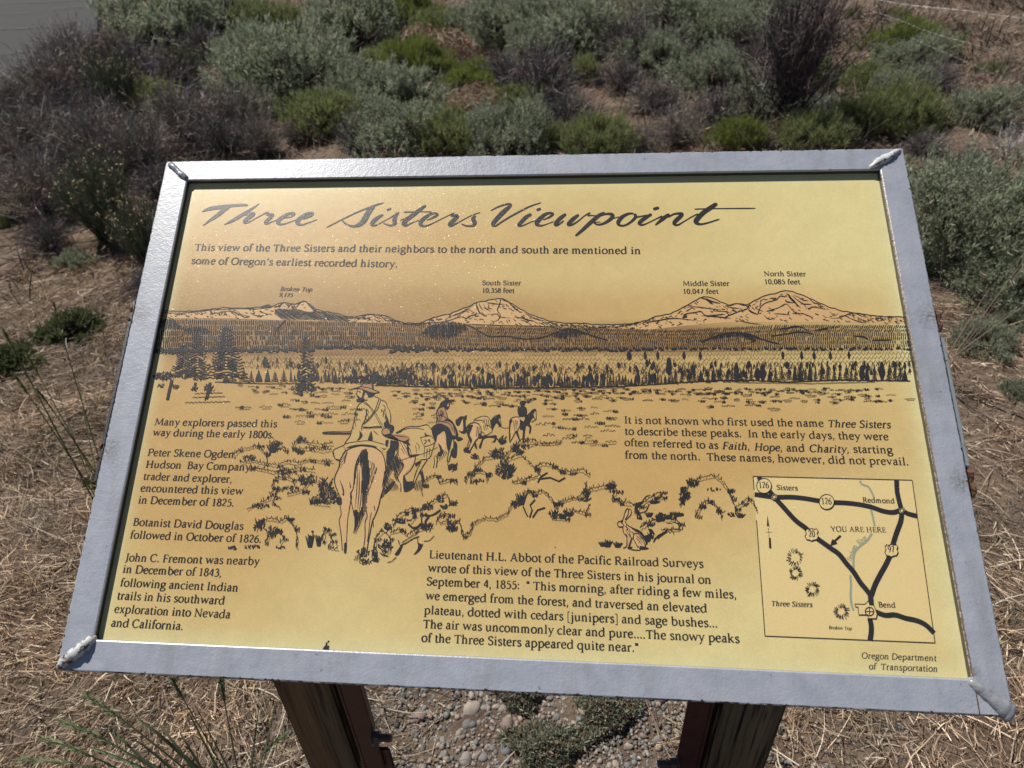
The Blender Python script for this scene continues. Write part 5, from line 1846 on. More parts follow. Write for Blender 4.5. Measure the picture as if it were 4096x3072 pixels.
def leafy(name, seed, tips=650, per=18, ll=0.075, lw=0.016, base=(0.12, 0.145, 0.10), tipc=(0.17, 0.19, 0.13), upright=0.5, flat=0.85, spread=0.55,
          stem_col=(0.10, 0.08, 0.065), dv=0.22):
    d = RNG.normal(size=(tips * 2, 3)); d[:, 2] = np.abs(d[:, 2]) * 1.0 + 0.05
    d /= np.linalg.norm(d, axis=1, keepdims=True)
    # leave a few gaps in the crown
    gaps = RNG.normal(size=(5, 3)); gaps /= np.linalg.norm(gaps, axis=1, keepdims=True)
    d = d[(d @ gaps.T).max(1) < .955]
    d = d[:tips]; tips = len(d)
    rad = lumpy(d, seed) * RNG.uniform(0.35, 1.0, tips) ** 0.45
    rad[RNG.random(tips) < .10] *= 1.16
    T = d * rad[:, None] * np.array([1, 1, flat])
    T[:, 2] += 0.06
    # leaves round each twig end
    t = np.repeat(T, per, 0)
    dd = np.repeat(d, per, 0)
    n = len(t)
    od = dd * (1 - upright) + np.array([0, 0, upright]) + RNG.normal(0, spread, (n, 3))
    od /= np.linalg.norm(od, axis=1, keepdims=True)
    sh = RNG.uniform(-0.10, 0.035, (n, 1))
    start = t + (dd * .5 + np.array([0, 0, .5])) * sh + RNG.normal(0, 0.017, (n, 3))
    L = ll * RNG.uniform(0.55, 1.25, (n, 1))
    mid = start + od * L * .55 + RNG.normal(0, 0.004, (n, 3))
    end = start + od * L
    P = np.stack([start, mid, end], 1)
    W = np.stack([np.full(n, lw * .5), np.full(n, lw), np.full(n, lw * .25)], 1) * RNG.uniform(.7, 1.2, (n, 1))
    b = hsv_jit(base, tips, dv, 0.05)
    b = np.repeat(b, per, 0) * (1 + RNG.normal(0, 0.12, (n, 1)))
    k = RNG.random((n, 1)) * .7
    b = np.clip(b * (1 - k) + np.array(tipc) * k, 0.01, 0.9)
    lv = ribbons(P, W, b)
    me_f = mesh_np(name + '_foliage', *lv[:2], False, lv[2])
    # branches: from the root out to the twig ends
    m = min(tips, 260)
    E = T[:m]
    root = np.zeros((m, 3)) + RNG.normal(0, 0.035, (m, 3)) * np.array([1, 1, 0])
    ts = np.linspace(0, 1, 5)[None, :, None]
    P = root[:, None] * (1 - ts) + E[:, None] * ts
    P[:, :, 2] += (np.sin(ts[..., 0] * math.pi) * 0.07) + RNG.normal(0, 0.012, (m, 5))
    P[:, 1:, :2] += RNG.normal(0, 0.02, (m, 4, 2))
    W = np.linspace(0.026, 0.007, 5)[None] * RNG.uniform(.6, 1.3, (m, 1))
    st = ribbons(P, W, hsv_jit(stem_col, m, 0.25))
    # bare dead twigs poking out through the leaves
    q = 90
    dz = d[RNG.integers(0, tips, q)]
    rr = (lumpy(dz, seed) * RNG.uniform(.85, 1.12, q))[:, None]
    E2 = dz * rr * np.array([1, 1, flat])
    P2 = E2[:, None] * np.linspace(.15, 1, 5)[None, :, None] + np.cumsum(RNG.normal(0, .022, (q, 5, 3)), 1)
    P2[:, :, 2] = np.abs(P2[:, :, 2])
    st2 = ribbons(P2, np.linspace(.012, .004, 5)[None] * RNG.uniform(.6, 1.5, (q, 1)), hsv_jit((0.26, 0.22, 0.19), q, .3))
    st = join([st, st2])
    me_s = mesh_np(name + '_stems', *st[:2], False, st[2])
    return me_f, me_s


def twiggy(name, seed, main=150, sub=7, col=(0.13, 0.105, 0.10), flat=0.9, wide=1.0, curl=0.05, up=0.35, wscale=1.0, pale=0.12):
    """bare dead brush: branches fork into finer twigs"""
    d = RNG.normal(size=(main, 3)); d[:, 2] = np.abs(d[:, 2]) + up
    d[:, :2] *= wide
    d /= np.linalg.norm(d, axis=1, keepdims=True)
    rad = lumpy(d, seed, .2) * RNG.uniform(0.7, 1.05, main)
    E = d * rad[:, None] * np.array([1, 1, flat])
    k = 6
    ts = np.linspace(0, 1, k)[None, :, None]
    root = RNG.normal(0, 0.04, (main, 3)) * np.array([1, 1, 0])
    P = root[:, None] * (1 - ts) + E[:, None] * ts
    P[:, :, 2] += np.sin(ts[..., 0] * math.pi) * RNG.uniform(-.02, .10, (main, 1))
    P += np.cumsum(RNG.normal(0, curl * .35, (main, k, 3)), 1) * ts
    W = np.linspace(0.022, 0.006, k)[None] * RNG.uniform(.5, 1.5, (main, 1)) * wscale
    c = hsv_jit(col, main, 0.28)
    lite = RNG.random(main) < pale
    c[lite] = hsv_jit((0.36, 0.32, 0.29), int(lite.sum()), 0.15)
    parts = [ribbons(P, W, c)]
    idx = np.repeat(np.arange(main), sub)
    n = len(idx)
    tt = RNG.uniform(0.3, 0.98, n) * (k - 1)
    i0 = np.minimum(tt.astype(int), k - 2); fr = (tt - i0)[:, None]
    S = P[idx, i0] * (1 - fr) + P[idx, i0 + 1] * fr
    dir_ = P[idx, i0 + 1] - P[idx, i0]; dir_ /= np.linalg.norm(dir_, axis=1, keepdims=True)
    dir_ = dir_ + RNG.normal(0, 0.55, (n, 3)); dir_[:, 2] += .25; dir_ /= np.linalg.norm(dir_, axis=1, keepdims=True)
    L = RNG.uniform(0.10, 0.34, (n, 1))
    kk = 4
    u = np.linspace(0, 1, kk)[None, :, None]
    Q = S[:, None] + dir_[:, None] * L[:, None] * u + np.cumsum(RNG.normal(0, .010 + curl * .1, (n, kk, 3)), 1) * u
    W2 = np.linspace(0.009, 0.0035, kk)[None] * RNG.uniform(.6, 1.2, (n, 1)) * wscale
    parts.append(ribbons(Q, W2, np.clip(c[idx] * RNG.uniform(.8, 1.35, (n, 1)), 0.01, .8)))
    # finest twigs
    idx2 = np.repeat(np.arange(n), 2); m = len(idx2)
    S2 = Q[idx2, RNG.integers(1, kk, m)]
    d2 = dir_[idx2] + RNG.normal(0, .6, (m, 3)); d2 /= np.linalg.norm(d2, axis=1, keepdims=True)
    L2 = RNG.uniform(.05, .15, (m, 1))
    Q2 = np.stack([S2, S2 + d2 * L2 * .5 + RNG.normal(0, .008, (m, 3)), S2 + d2 * L2], 1)
    parts.append(ribbons(Q2, np.broadcast_to(np.array([.0055, .005, .003]) * wscale, (m, 3)), np.clip(c[idx[idx2]] * RNG.uniform(.9, 1.5, (m, 1)), .01, .8)))
    v, f, cc_ = join(parts)
    return mesh_np(name, v, f, False, cc_)


def reedy(name, n=420, col=(0.145, 0.155, 0.10), tip=(0.33, 0.27, 0.18), lean=0.32, tufts=True):
    """upright rush-like shrub, thin stems ending in dry tan flower heads"""
    a = RNG.uniform(0, 2 * math.pi, n); r = np.sqrt(RNG.random(n))
    root = np.stack([np.cos(a) * r * .18, np.sin(a) * r * .18, np.zeros(n)], 1)
    top = np.stack([np.cos(a) * r * (lean + .25), np.sin(a) * r * (lean + .25), RNG.uniform(.65, 1.1, n) * (1.05 - .3 * r)], 1) + RNG.normal(0, .05, (n, 3))
    k = 6
    ts = np.linspace(0, 1, k)[None, :, None]
    P = root[:, None] * (1 - ts) + top[:, None] * ts
    P[:, :, :2] -= (np.sin(ts * math.pi) * .04) * (top - root)[:, None, :2]
    P += RNG.normal(0, .008, P.shape) * ts
    W = np.linspace(.013, .007, k)[None] * RNG.uniform(.6, 1.3, (n, 1))
    c = hsv_jit(col, n, .25)
    parts = [ribbons(P, W, c)]
    # side leaves
    m = n * 9
    i = RNG.integers(0, n, m); t = RNG.uniform(.25, .95, m) * (k - 1); i0 = np.minimum(t.astype(int), k - 2); fr = (t - i0)[:, None]
    S = P[i, i0] * (1 - fr) + P[i, i0 + 1] * fr
    d = RNG.normal(0, .45, (m, 3)) + np.array([0, 0, .9]); d /= np.linalg.norm(d, axis=1, keepdims=True)
    Q = np.stack([S, S + d * .04, S + d * .085], 1)
    parts.append(ribbons(Q, np.broadcast_to(np.array([.006, .010, .003]), (m, 3)), np.clip(c[i] * RNG.uniform(.8, 1.5, (m, 1)), .01, .8)))
    if tufts:
        h = RNG.choice(n, int(n * .22), False)
        m = len(h) * 8
        S = np.repeat(P[h, -1], 8, 0) + RNG.normal(0, .012, (m, 3))
        d = RNG.normal(0, .8, (m, 3)); d[:, 2] = abs(d[:, 2]); d /= np.linalg.norm(d, axis=1, keepdims=True)
        Q = np.stack([S, S + d * .016, S + d * .03], 1)
        parts.append(ribbons(Q, np.broadcast_to(np.array([.012, .016, .008]), (m, 3)), hsv_jit(tip, m, .25)))
    v, f, cc_ = join(parts)
    return mesh_np(name, v, f, False, cc_)


def dome_tangle(name, seed, n=1500, col=(0.30, 0.21, 0.14)):
    """rounded tumbleweed: thin dry arcs lying over one another"""
    d = RNG.normal(size=(n, 3)); d[:, 2] = np.abs(d[:, 2]); d /= np.linalg.norm(d, axis=1, keepdims=True)
    r = RNG.uniform(.55, 1, n)[:, None]
    t = np.cross(d, RNG.normal(size=(n, 3))); t /= np.linalg.norm(t, axis=1, keepdims=True)
    k = 6
    u = np.linspace(-.3, .3, k)[None, :, None] * RNG.uniform(.4, 1.2, (n, 1, 1))
    P = (d[:, None] * np.cos(u) + t[:, None] * np.sin(u)) * r[:, None] * np.array([1, 1, .8])
    P += RNG.normal(0, .022, P.shape)
    P[:, :, 2] = np.abs(P[:, :, 2]) + .01
    W = np.full((n, k), .009) * RNG.uniform(.5, 1.4, (n, 1))
    v, f, c = ribbons(P, W, hsv_jit(col, n, .3))
    return mesh_np(name, v, f, False, c)


VAR = {}
SAGE = dict(base=(0.225, 0.25, 0.165), tipc=(0.36, 0.385, 0.275))
for i, kw in enumerate((dict(), dict(tips=560, upright=.35), dict(tips=720, ll=.066))):
    VAR.setdefault('S', []).append(leafy('sagebrush', 20 + i, **{**SAGE, **kw}))
for i in range(2):
    VAR.setdefault('P', []).append(leafy('pale_sagebrush', 30 + i, tips=560, base=(0.28, 0.30, 0.235), tipc=(0.40, 0.41, 0.34), spread=.7))
for i in range(3):
    VAR.setdefault('O', []).append(leafy('rabbitbrush', 40 + i, tips=620, per=16, ll=.12, lw=.0125, base=(0.18, 0.205, 0.085), tipc=(0.29, 0.32, 0.14), upright=.6, spread=.38))
for i in range(2):
    VAR.setdefault('G', []).append(leafy('green_rabbitbrush', 50 + i, tips=640, per=18, ll=.13, lw=.0115, base=(0.150, 0.185, 0.046), tipc=(0.245, 0.28, 0.08), upright=.6, spread=.33, flat=.75))
# dense wide-leaved sage for the large bush close by on the right
VAR['N'] = [leafy('near_sagebrush', 60, tips=1500, per=18, ll=.048, lw=.0125, base=(0.23, 0.255, 0.165), tipc=(0.37, 0.39, 0.28), spread=.75, flat=.9)]
for i in range(3):
    VAR.setdefault('D', []).append(twiggy('dead_brush', 70 + i, main=170, sub=8, col=(0.13, 0.112, 0.11), pale=.16))
VAR['U'] = [twiggy('bare_shrub', 80, main=120, sub=9, col=(0.10, 0.08, 0.078), up=1.0, flat=1.25, wide=.8, pale=.04)]
for i in range(2):
    VAR.setdefault('B', []).append(twiggy('brown_brush', 85 + i, main=210, sub=8, col=(0.185, 0.155, 0.132), up=.55, pale=.26))
VAR['W'] = [twiggy('weathered_branches', 90, main=60, sub=6, col=(0.33, 0.29, 0.26), pale=.5, curl=.16, flat=.55, wscale=1.2)]
VAR['R'] = [reedy('reedy_shrub'), reedy('reedy_shrub', 360)]
VAR['T'] = [dome_tangle('tumbleweed', 1), dome_tangle('tumbleweed', 2)]
VAR['L'] = [leafy('low_weed', 95, tips=420, per=14, ll=.16, lw=.035, base=(0.085, 0.10, 0.045), tipc=(0.13, 0.15, 0.07), flat=.5, upright=.45, spread=.5)]
NAMES = {'S': ('sagebrush', 'shrub', 'grey green sagebrush on the slope'), 'P': ('pale_sagebrush', 'shrub', 'pale sagebrush on the slope'), 'O': ('rabbitbrush', 'shrub', 'olive green rabbitbrush on the slope'),
         'G': ('green_rabbitbrush', 'shrub', 'bright green rabbitbrush'), 'N': ('sagebrush', 'shrub', 'grey green sagebrush on the slope'), 'D': ('dead_brush', 'dead shrub', 'dark leafless brush'),
         'U': ('bare_shrub', 'dead shrub', 'dark leafless brush'), 'B': ('brown_brush', 'dead shrub', 'brown twiggy brush near the road'), 'W': ('weathered_branches', 'dead branches', 'bleached dead branches'),
         'R': ('reedy_shrub', 'shrub', 'reedy shrubs left of the sign'), 'T': ('tumbleweed', 'tumbleweed', 'dry tumbleweeds'), 'L': ('green_weed', 'weed', 'low green weeds in the dry grass')}
prnd = random.Random(21)


def plant(kind, x, y, r, label, squash=1.0, var=None):
    """x, y: middle of the plant in the half-size photo (2212 wide), r: half its width there"""
    s = 4096 / 2212
    vs_ = VAR[kind]
    v = vs_[prnd.randrange(len(vs_)) if var is None else var]
    p = at_z(x * s, y * s, 0.0)
    for _ in range(3):
        depth = (p - CAM_LOC).dot(-CAM_ROT.col[2])
        rad = r * s / F_PX * depth * (1.5 if kind == 'N' else 1.1 if x > 1830 and kind != 'W' else 1.0 if kind == 'L' else 1.9 if kind in 'WT' else (1.25 if x > 520 else 1.55) if kind in 'BD' else 1.5 if kind == 'S' else 1.4)
        hh = rad * (1.0 if kind in 'UR' else 0.8) * squash
        p = at_z(x * s, y * s, hh * 0.42)
    rz = prnd.uniform(0, 6.28)
    nm, cat, grp = NAMES[kind]
    hz = float(hills(np.array(p.x), np.array(p.y)))
    if isinstance(v, tuple):
        o = empty(nm, (p.x, p.y, hz - 0.02), rz)
        o.scale = (rad, rad, rad * squash)
        a = link('foliage', v[0], M_LEAF, o); b = link('stems', v[1], M_TWIG, o)
    else:
        o = link(nm, v, M_STRAW if kind == 'T' else M_TWIG)
        o.location = (p.x, p.y, hz - 0.01); o.rotation_euler = (0, 0, rz); o.scale = (rad, rad, rad * squash)
    tag(o, label, cat, grp)
    return o


PLANTS = '''S 330 55 95 large sagebrush beside the road at the top left
D 290 140 80 tall dead brush just below the big roadside sagebrush
S 610 150 105 broad sagebrush left of centre near the top of the slope
S 560 215 60 lower lobe of sagebrush hugging the broad bush left of centre
S 750 55 85 sagebrush at the top edge left of the bright green patch
O 590 60 55 olive rabbitbrush behind the broad sagebrush
G 880 25 62 bright green rabbitbrush at the top edge left of centre
O 935 55 45 olive rabbitbrush beside the bright green one at the top edge
G 1000 165 48 small bright green rabbitbrush below the tumbleweeds
G 905 130 60 yellow green rabbitbrush left of the tumbleweeds
T 965 98 42 round tan tumbleweed resting among green bushes near the top
T 905 88 36 smaller brown tumbleweed left of the round tan one
O 700 250 62 light green rabbitbrush left of the centre bush above the sign
S 855 200 88 sagebrush in front of the yellow green rabbitbrush
S 760 190 70 sagebrush between the broad bush and the centre bushes
S 860 275 80 sagebrush right above the middle left of the sign's top edge
D 770 300 50 dark dead brush under the light green rabbitbrush
T 1030 225 46 sprawling straw coloured tumbleweed among green bushes
O 1100 225 48 green rabbitbrush right of the sprawling tumbleweed
O 985 280 62 olive rabbitbrush above the sign's top edge left of centre
S 1095 290 75 sagebrush touching the sign's top edge near the middle
D 1170 165 105 large purple grey dead brush in the middle of the slope
D 1230 230 70 dark dead brush at the foot of the large purple grey one
S 1090 45 70 sagebrush at the top edge above the dead brush
S 1230 60 90 wide sagebrush at the top edge right of centre
S 1160 95 60 sagebrush between the tumbleweeds and the wide top bush
O 1262 155 32 small olive bush at the right side of the purple dead brush
O 1330 60 52 olive bush at the top edge beside the wide sagebrush
D 1385 90 90 black leafless brush at the top edge right of centre
D 1415 205 75 grey dead brush above the bare earth right of centre
S 1480 40 75 sagebrush at the top edge left of the tall bare shrub
S 1545 150 65 sagebrush in front of the tall bare shrub
D 1560 235 75 leafless brush below the sagebrush beside the bare shrub
S 1570 60 62 sagebrush at the top edge against the tall bare shrub
U 1715 165 150 tall bare shrub fanning upwards near the top right
O 1745 180 50 dark green bush at the foot of the tall bare shrub
S 1700 185 42 sagebrush left of the dark green bush
P 1780 225 44 pale silvery sagebrush above a straw mound
T 1728 262 42 round straw coloured mound behind a green bush
O 1762 290 66 green bush just above the sign's top right edge
G 1605 292 50 small fresh green bush above the sign's top edge
O 1290 310 62 half hidden olive bush at the sign's top edge
G 1988 80 92 large bright green round rabbitbrush at the top right
S 1955 125 72 sagebrush in front of the bright green round rabbitbrush
D 2035 165 58 tangle of dead sticks under the bright green rabbitbrush
O 1885 165 60 olive bush left of the sagebrush at the top right
O 1960 235 92 broad olive bush behind the sign's top right corner
S 1935 190 58 grey sagebrush crowning the broad olive bush
O 1850 250 55 olive bush left of the broad one behind the corner
D 2000 300 62 dark dead brush touching the sign's top right corner
S 2125 235 78 sagebrush at the right edge above the pale branches
D 2160 255 55 dark brush at the right edge beside the sagebrush
W 2185 300 52 pale bleached branches at the right edge
D 2100 330 60 low dead brush between the corner and the pale branches
O 2150 135 34 small light green tuft in the red earth at the top right
O 1945 28 22 tiny green bush at the top right edge
G 1843 30 20 upright green sprig near the top right
N 2110 470 150 large dense sagebrush filling the right edge beside the sign
N 2170 580 90 lower part of dense sagebrush at the right edge
S 2130 735 68 small sagebrush in the dry grass right of the sign
S 2200 690 50 sagebrush partly out of the right edge
S 2200 850 40 small grey green plant low at the right edge
B 130 190 105 brown brush leaning over the road edge
R 240 190 85 reedy brown shrub beside the road
D 355 170 70 dead grey brush with split silver stems
W 430 165 36 pale bleached stalks beside the broad sagebrush
O 313 215 52 small green bush among the brown brush
B 400 265 95 wide brown brush above the sign's top left corner
B 505 250 66 brown brush with pale stalks left of the green bush
D 480 300 60 dark tangled brush at the sign's top edge on the left
B 215 310 95 brown twiggy brush left of the sign's top left corner
W 190 280 30 small cluster of silvery bent twigs
B 70 310 90 brown brush spreading from the left edge
B 80 430 80 brown brush at the left edge above the bare straw
R 215 440 105 tall rushy shrub with tan heads left of the sign's corner
R 300 500 85 rushy grey green shrub hugging the sign's left edge
D 330 400 60 dark brush behind the rushy shrub
D 300 600 40 dark sticks behind the frame on the left
L 22 480 40 bright green weed at the left edge
L 140 690 80 low green weed patch in the straw left of the sign
L 15 770 75 dark green weed at the left edge in the straw
L 200 1040 40 small weed half hidden by the sign's left edge
L 110 1270 22 tiny green sprig in the straw at lower left
S 1660 20 60 sagebrush at the very top edge behind the bare shrub
B 1460 275 60 brown brush on bare earth above the sign
D 1340 160 60 dark brush between the small olive bush and grey brush
S 1010 50 48 sagebrush behind the round tumbleweed
S 690 120 60 sagebrush linking the broad bush and its neighbour
O 820 130 48 olive bush between sagebrush near the top
B 640 285 50 brown dead brush under the broad sagebrush
S 470 40 70 sagebrush at the top edge left
D 430 90 60 grey dead brush between two top left sagebrushes
B 230 110 60 brown stems rising at the road edge
B 150 120 70 thin brown brush against the asphalt
D 160 260 80 grey twiggy brush midway down the left side
B 300 330 80 low brown brush left above the sign's corner
D 120 370 80 dark fallen brush at the left edge
B 20 240 70 brown brush cut by the left edge near the road
R 400 150 60 grey green rushy shrub behind bleached stalks
B 560 300 60 brown undergrowth left of centre above the sign
D 250 360 66 dark interlaced sticks left of the sign's corner
S 150 560 34 small grey sage in the straw by the rushy shrub
D 100 520 50 dark fallen sticks in the straw at the left
O 1180 300 50 olive undergrowth at the sign's top edge near the middle
B 1390 300 50 brown undergrowth on the bare earth above the sign
D 640 215 50 dark hollow brush under the broad sagebrush
S 540 110 60 sagebrush on the left flank of the broad bush
D 1080 140 55 dark stems behind the purple grey brush
S 1640 230 55 sagebrush right of the leafless brush
B 1650 300 44 brown undergrowth beside the fresh green bush
S 1420 110 60 grey sagebrush behind the grey dead brush
'''
for ln in PLANTS.strip().split('\n'):
    k, x, y, r, lab = ln.split(' ', 4)
    plant(k, float(x), float(y), float(r), lab, squash=prnd.uniform(1.0, 1.35))

# ------------------------------------------------------------------ dry grass, straw and stones on the ground
def scatter(n, x0, x1, y0, y1, keep):
    P = np.stack([RNG.uniform(x0, x1, n), RNG.uniform(y0, y1, n)], 1)
    return P[keep(P[:, 0], P[:, 1]) > RNG.random(n)]


def gravel_w(x, y):
    """1 in the gravelly hollow between the posts, falling to 0 around it"""
    return np.clip(1.25 - np.hypot((x + 0.03) / 0.50, (y - 0.85) / 0.75), 0, 1)


def patch(x, y):
    return 0.5 + 0.5 * np.sin(x * 2.3 + 1.7 * np.sin(y * 1.9)) * np.cos(y * 2.7 + 1.3 * np.sin(x * 3.1))


def road_side(x, y):
    ex = np.interp(y, [p[1] for p in edge], [p[0] for p in edge])
    return np.clip((x - ex) * 3, 0, 1)


def litter(name, n, box, lmin, lmax, w, lift, keep, colset, seedless=True):
    P = scatter(n, *box, keep)
    n = len(P)
    x, y = P[:, 0], P[:, 1]
    z0 = hills(x, y)
    th = 2.2 * np.sin(x * 1.6 + y * .9) + 1.3 * np.cos(y * 2.3) + RNG.normal(0, .85, n)
    L = RNG.uniform(lmin, lmax, n)
    el = np.abs(RNG.normal(0, lift, n))
    d = np.stack([np.cos(th) * np.cos(el), np.sin(th) * np.cos(el), np.sin(el)], 1)
    k = 4
    u = np.linspace(0, 1, k)[None, :, None]
    S = np.stack([x, y, z0 + np.abs(RNG.normal(0.004, .010, n))], 1)
    bend = np.stack([-np.sin(th), np.cos(th), RNG.normal(0, .3, n)], 1) * (RNG.normal(0, .28, n) * L)[:, None]
    Q = S[:, None] + d[:, None] * L[:, None, None] * u + bend[:, None] * u * u
    Q[:, :, 2] = np.maximum(Q[:, :, 2], z0[:, None] + .001)
    W = w * RNG.uniform(.5, 1.4, (n, 1)) * np.array([1, 1, .8, .3])[None]
    cs = np.array([c for c, _ in colset]); pr = np.array([q for _, q in colset]); pr = pr / pr.sum()
    c = cs[RNG.choice(len(cs), n, p=pr)] * (1 + RNG.normal(0, .2, (n, 1)))
    blot = np.sin(x * 7.1 + 2 * np.sin(y * 5.3)) * np.sin(y * 6.7 + 1.5 * np.sin(x * 4.1)) + .6 * np.sin(x * 17 + y * 11) * np.sin(y * 19 - x * 7)
    c = c * (0.92 + .34 * blot)[:, None] * (1 + np.stack([0 * blot, -.05 * blot, -.08 * blot], 1))
    v, f, cc_ = ribbons(Q, W, np.clip(c, .01, .9), flat=(0, 0, 1.0) if lift < .3 else None)
    # lie the ribbons' broad side up
    return mesh_np(name, v, f, False, cc_)


STRAW = [((0.40, 0.30, 0.20), 5), ((0.22, 0.15, 0.10), 5), ((0.56, 0.46, 0.34), 2.6), ((0.13, 0.085, 0.06), 3), ((0.40, 0.27, 0.15), 1.5)]
REDST = [((0.26, 0.17, 0.12), 5), ((0.16, 0.10, 0.07), 4), ((0.36, 0.27, 0.19), 2), ((0.10, 0.07, 0.055), 2)]
dens = lambda x, y: np.clip(0.55 + .7 * patch(x, y), 0, 1) * (1 - gravel_w(x, y)) * road_side(x, y) * np.clip(1.2 - 0.22 * np.hypot(x, y - .5), .25, 1)
o = link('dry_grass', litter('dry_grass', 125000, (-2.7, -0.25, .3, 3.2), .012, .055, .0019, .34, dens, STRAW), M_STRAW)
tag(o, 'matted tan straw covering the ground left of the sign', 'dry grass', kind='stuff')
o = link('dry_grass', litter('dry_grass', 85000, (0.22, 2.4, .3, 3.4), .012, .05, .0018, .32, lambda x, y: dens(x, y) * np.clip(.55 + patch(x * 1.7, y * 1.3), 0, 1), STRAW[:4]), M_STRAW)
tag(o, 'matted brown straw covering the ground right of the sign', 'dry grass', kind='stuff')
o = link('dry_grass', litter('dry_grass', 60000, (-7, 6.5, 2.9, 11.5), .04, .13, .0052, .45, lambda x, y: np.clip(.35 + .7 * patch(x * .8, y * .9), 0, 1) * road_side(x, y), REDST), M_STRAW)
tag(o, 'reddish dry grass between the bushes on the slope behind', 'dry grass', kind='stuff')
SCRUB = [((0.15, 0.115, 0.09), 4), ((0.09, 0.07, 0.06), 4), ((0.24, 0.18, 0.13), 2), ((0.13, 0.12, 0.075), 2)]
o = link('low_scrub', litter('low_scrub', 52000, (-5, 5, 2.7, 11), .06, .20, .006, .95, lambda x, y: np.clip(1.5 * patch(x * 1.3 + 1, y * 1.1) - .35, 0, 1) * road_side(x, y), SCRUB), M_STRAW)
tag(o, 'low brown scrub and fallen twigs between the bushes', 'scrub', kind='stuff')
# longer curved stalks lying on top
o = link('straw_stalks', litter('straw_stalks', 3400, (-2.6, 2.4, .3, 3.6), .05, .19, .0021, .22, lambda x, y: (1 - .9 * gravel_w(x, y)) * road_side(x, y), [((0.55, 0.46, 0.35), 3), ((0.38, 0.29, 0.2), 3), ((0.25, .18, .13), 2)]), M_STRAW)
tag(o, 'long loose pale stalks lying over the straw', 'dry grass', kind='stuff')
# standing tufts of cheatgrass
cen = scatter(800, -2.6, 2.4, .5, 3.8, lambda x, y: np.clip(patch(x * 1.4 + 3, y), 0, 1) * (1 - gravel_w(x, y)) * road_side(x, y))
per = 52
S = np.repeat(cen, per, 0) + RNG.normal(0, .016, (len(cen) * per, 2))
n = len(S)
lean_dir = np.repeat(RNG.normal(0, 1, (len(cen), 2)), per, 0) * .5
d = np.concatenate([lean_dir + RNG.normal(0, .45, (n, 2)), np.full((n, 1), .8)], 1); d /= np.linalg.norm(d, axis=1, keepdims=True)
L = RNG.uniform(.04, .13, (n, 1, 1)); u = np.linspace(0, 1, 4)[None, :, None]
Q = np.concatenate([S, hills(S[:, 0], S[:, 1])[:, None]], 1)[:, None] + d[:, None] * L * u
Q[:, :, 2] -= (L * u * u * .45)[..., 0]
cs = hsv_jit((0.36, 0.26, 0.165), n, .3)
v, f, c = ribbons(Q, np.broadcast_to(np.array([.0018, .0018, .0014, .0006]), (n, 4)), cs)
o = link('grass_tufts', mesh_np('grass_tufts', v, f, False, c), M_STRAW)
tag(o, 'short standing tufts of dry grass in the straw', 'dry grass', kind='stuff')


# stones
def stone_mesh(seed):
    r = random.Random(seed)
    bm = bmesh.new()
    bmesh.ops.create_icosphere(bm, subdivisions=2, radius=.5)
    sx, sy, sz = r.uniform(.85, 1.25), r.uniform(.7, 1), r.uniform(.45, .75)
    ax = [Vector((r.gauss(0, 1), r.gauss(0, 1), r.gauss(0, 1))).normalized() for _ in range(5)]
    for v in bm.verts:
        p = v.co.copy()
        k = 1 + sum(.10 * math.sin(3 * p.dot(a) * 2 + i) for i, a in enumerate(ax)) * .6
        for a in ax[:3]:
            q = p.dot(a)
            if q > .33:
                p -= a * (q - .33) * .75
        v.co = Vector((p.x * sx, p.y * sy, p.z * sz)) * k
    me = bm_mesh('stone', bm, True)
    return me


SCOL = [(0.17, 0.155, 0.14), (0.22, 0.195, 0.17), (0.26, 0.22, 0.18), (0.13, 0.125, 0.12), (0.30, 0.255, 0.20), (0.20, 0.15, 0.13), (0.15, 0.155, 0.15)]
smat = []
for i, c in enumerate(SCOL):
    t = NT('stone_%d' % i, .8, .3)
    nz = t.noise(3.0, 4, .6); nf = t.noise(22.0, 3, .7)
    cc_ = t.mix(t.ramp(nz, [(.35, 0), (.65, 1)]), c, tuple(q * 1.35 for q in c))
    cc_ = t.mix(t.ramp(nf, [(.3, .45), (.6, 0)]), cc_, tuple(q * .55 for q in c))
    t.color(cc_); t.bump(nf, .35, .02)
    smat.append(t.m)
smesh = []
for k in range(14):
    me = stone_mesh(k)
    me.materials.append(smat[k % len(smat)])
    smesh.append(me)
rs = random.Random(9)
placed = []
for (n, smin, smax) in ((34, .030, .048), (90, .019, .030), (160, .013, .019)):
    c = 0
    tries = 0
    while c < n and tries < 4000:
        tries += 1
        x, y = rs.uniform(-.62, .62), rs.uniform(.60, 1.45)
        w = float(gravel_w(np.array(x), np.array(y)))
        if rs.random() > w + .04:
            continue
        s = rs.uniform(smin, smax)
        if any((x - a) ** 2 + (y - b) ** 2 < ((s + q) * .46) ** 2 for a, b, q in placed):
            continue
        placed.append((x, y, s)); c += 1
        o = link('stone', smesh[rs.randrange(len(smesh))], None, ground)
        o.location = (x, y, float(hills(np.array(x), np.array(y))) + s * rs.uniform(-.10, .10))
        o.rotation_euler = (rs.gauss(0, .25), rs.gauss(0, .25), rs.uniform(0, 6.28)); o.scale = (s, s, s)
# finer gravel, one mesh
base = smesh[0]
cov = np.zeros((0, 3))
bm = bmesh.new(); bmesh.ops.create_icosphere(bm, subdivisions=1, radius=.5)
bv = np.array([v.co[:] for v in bm.verts]); bf = np.array([[v.index for v in f.verts] for f in bm.faces]); bm.free()


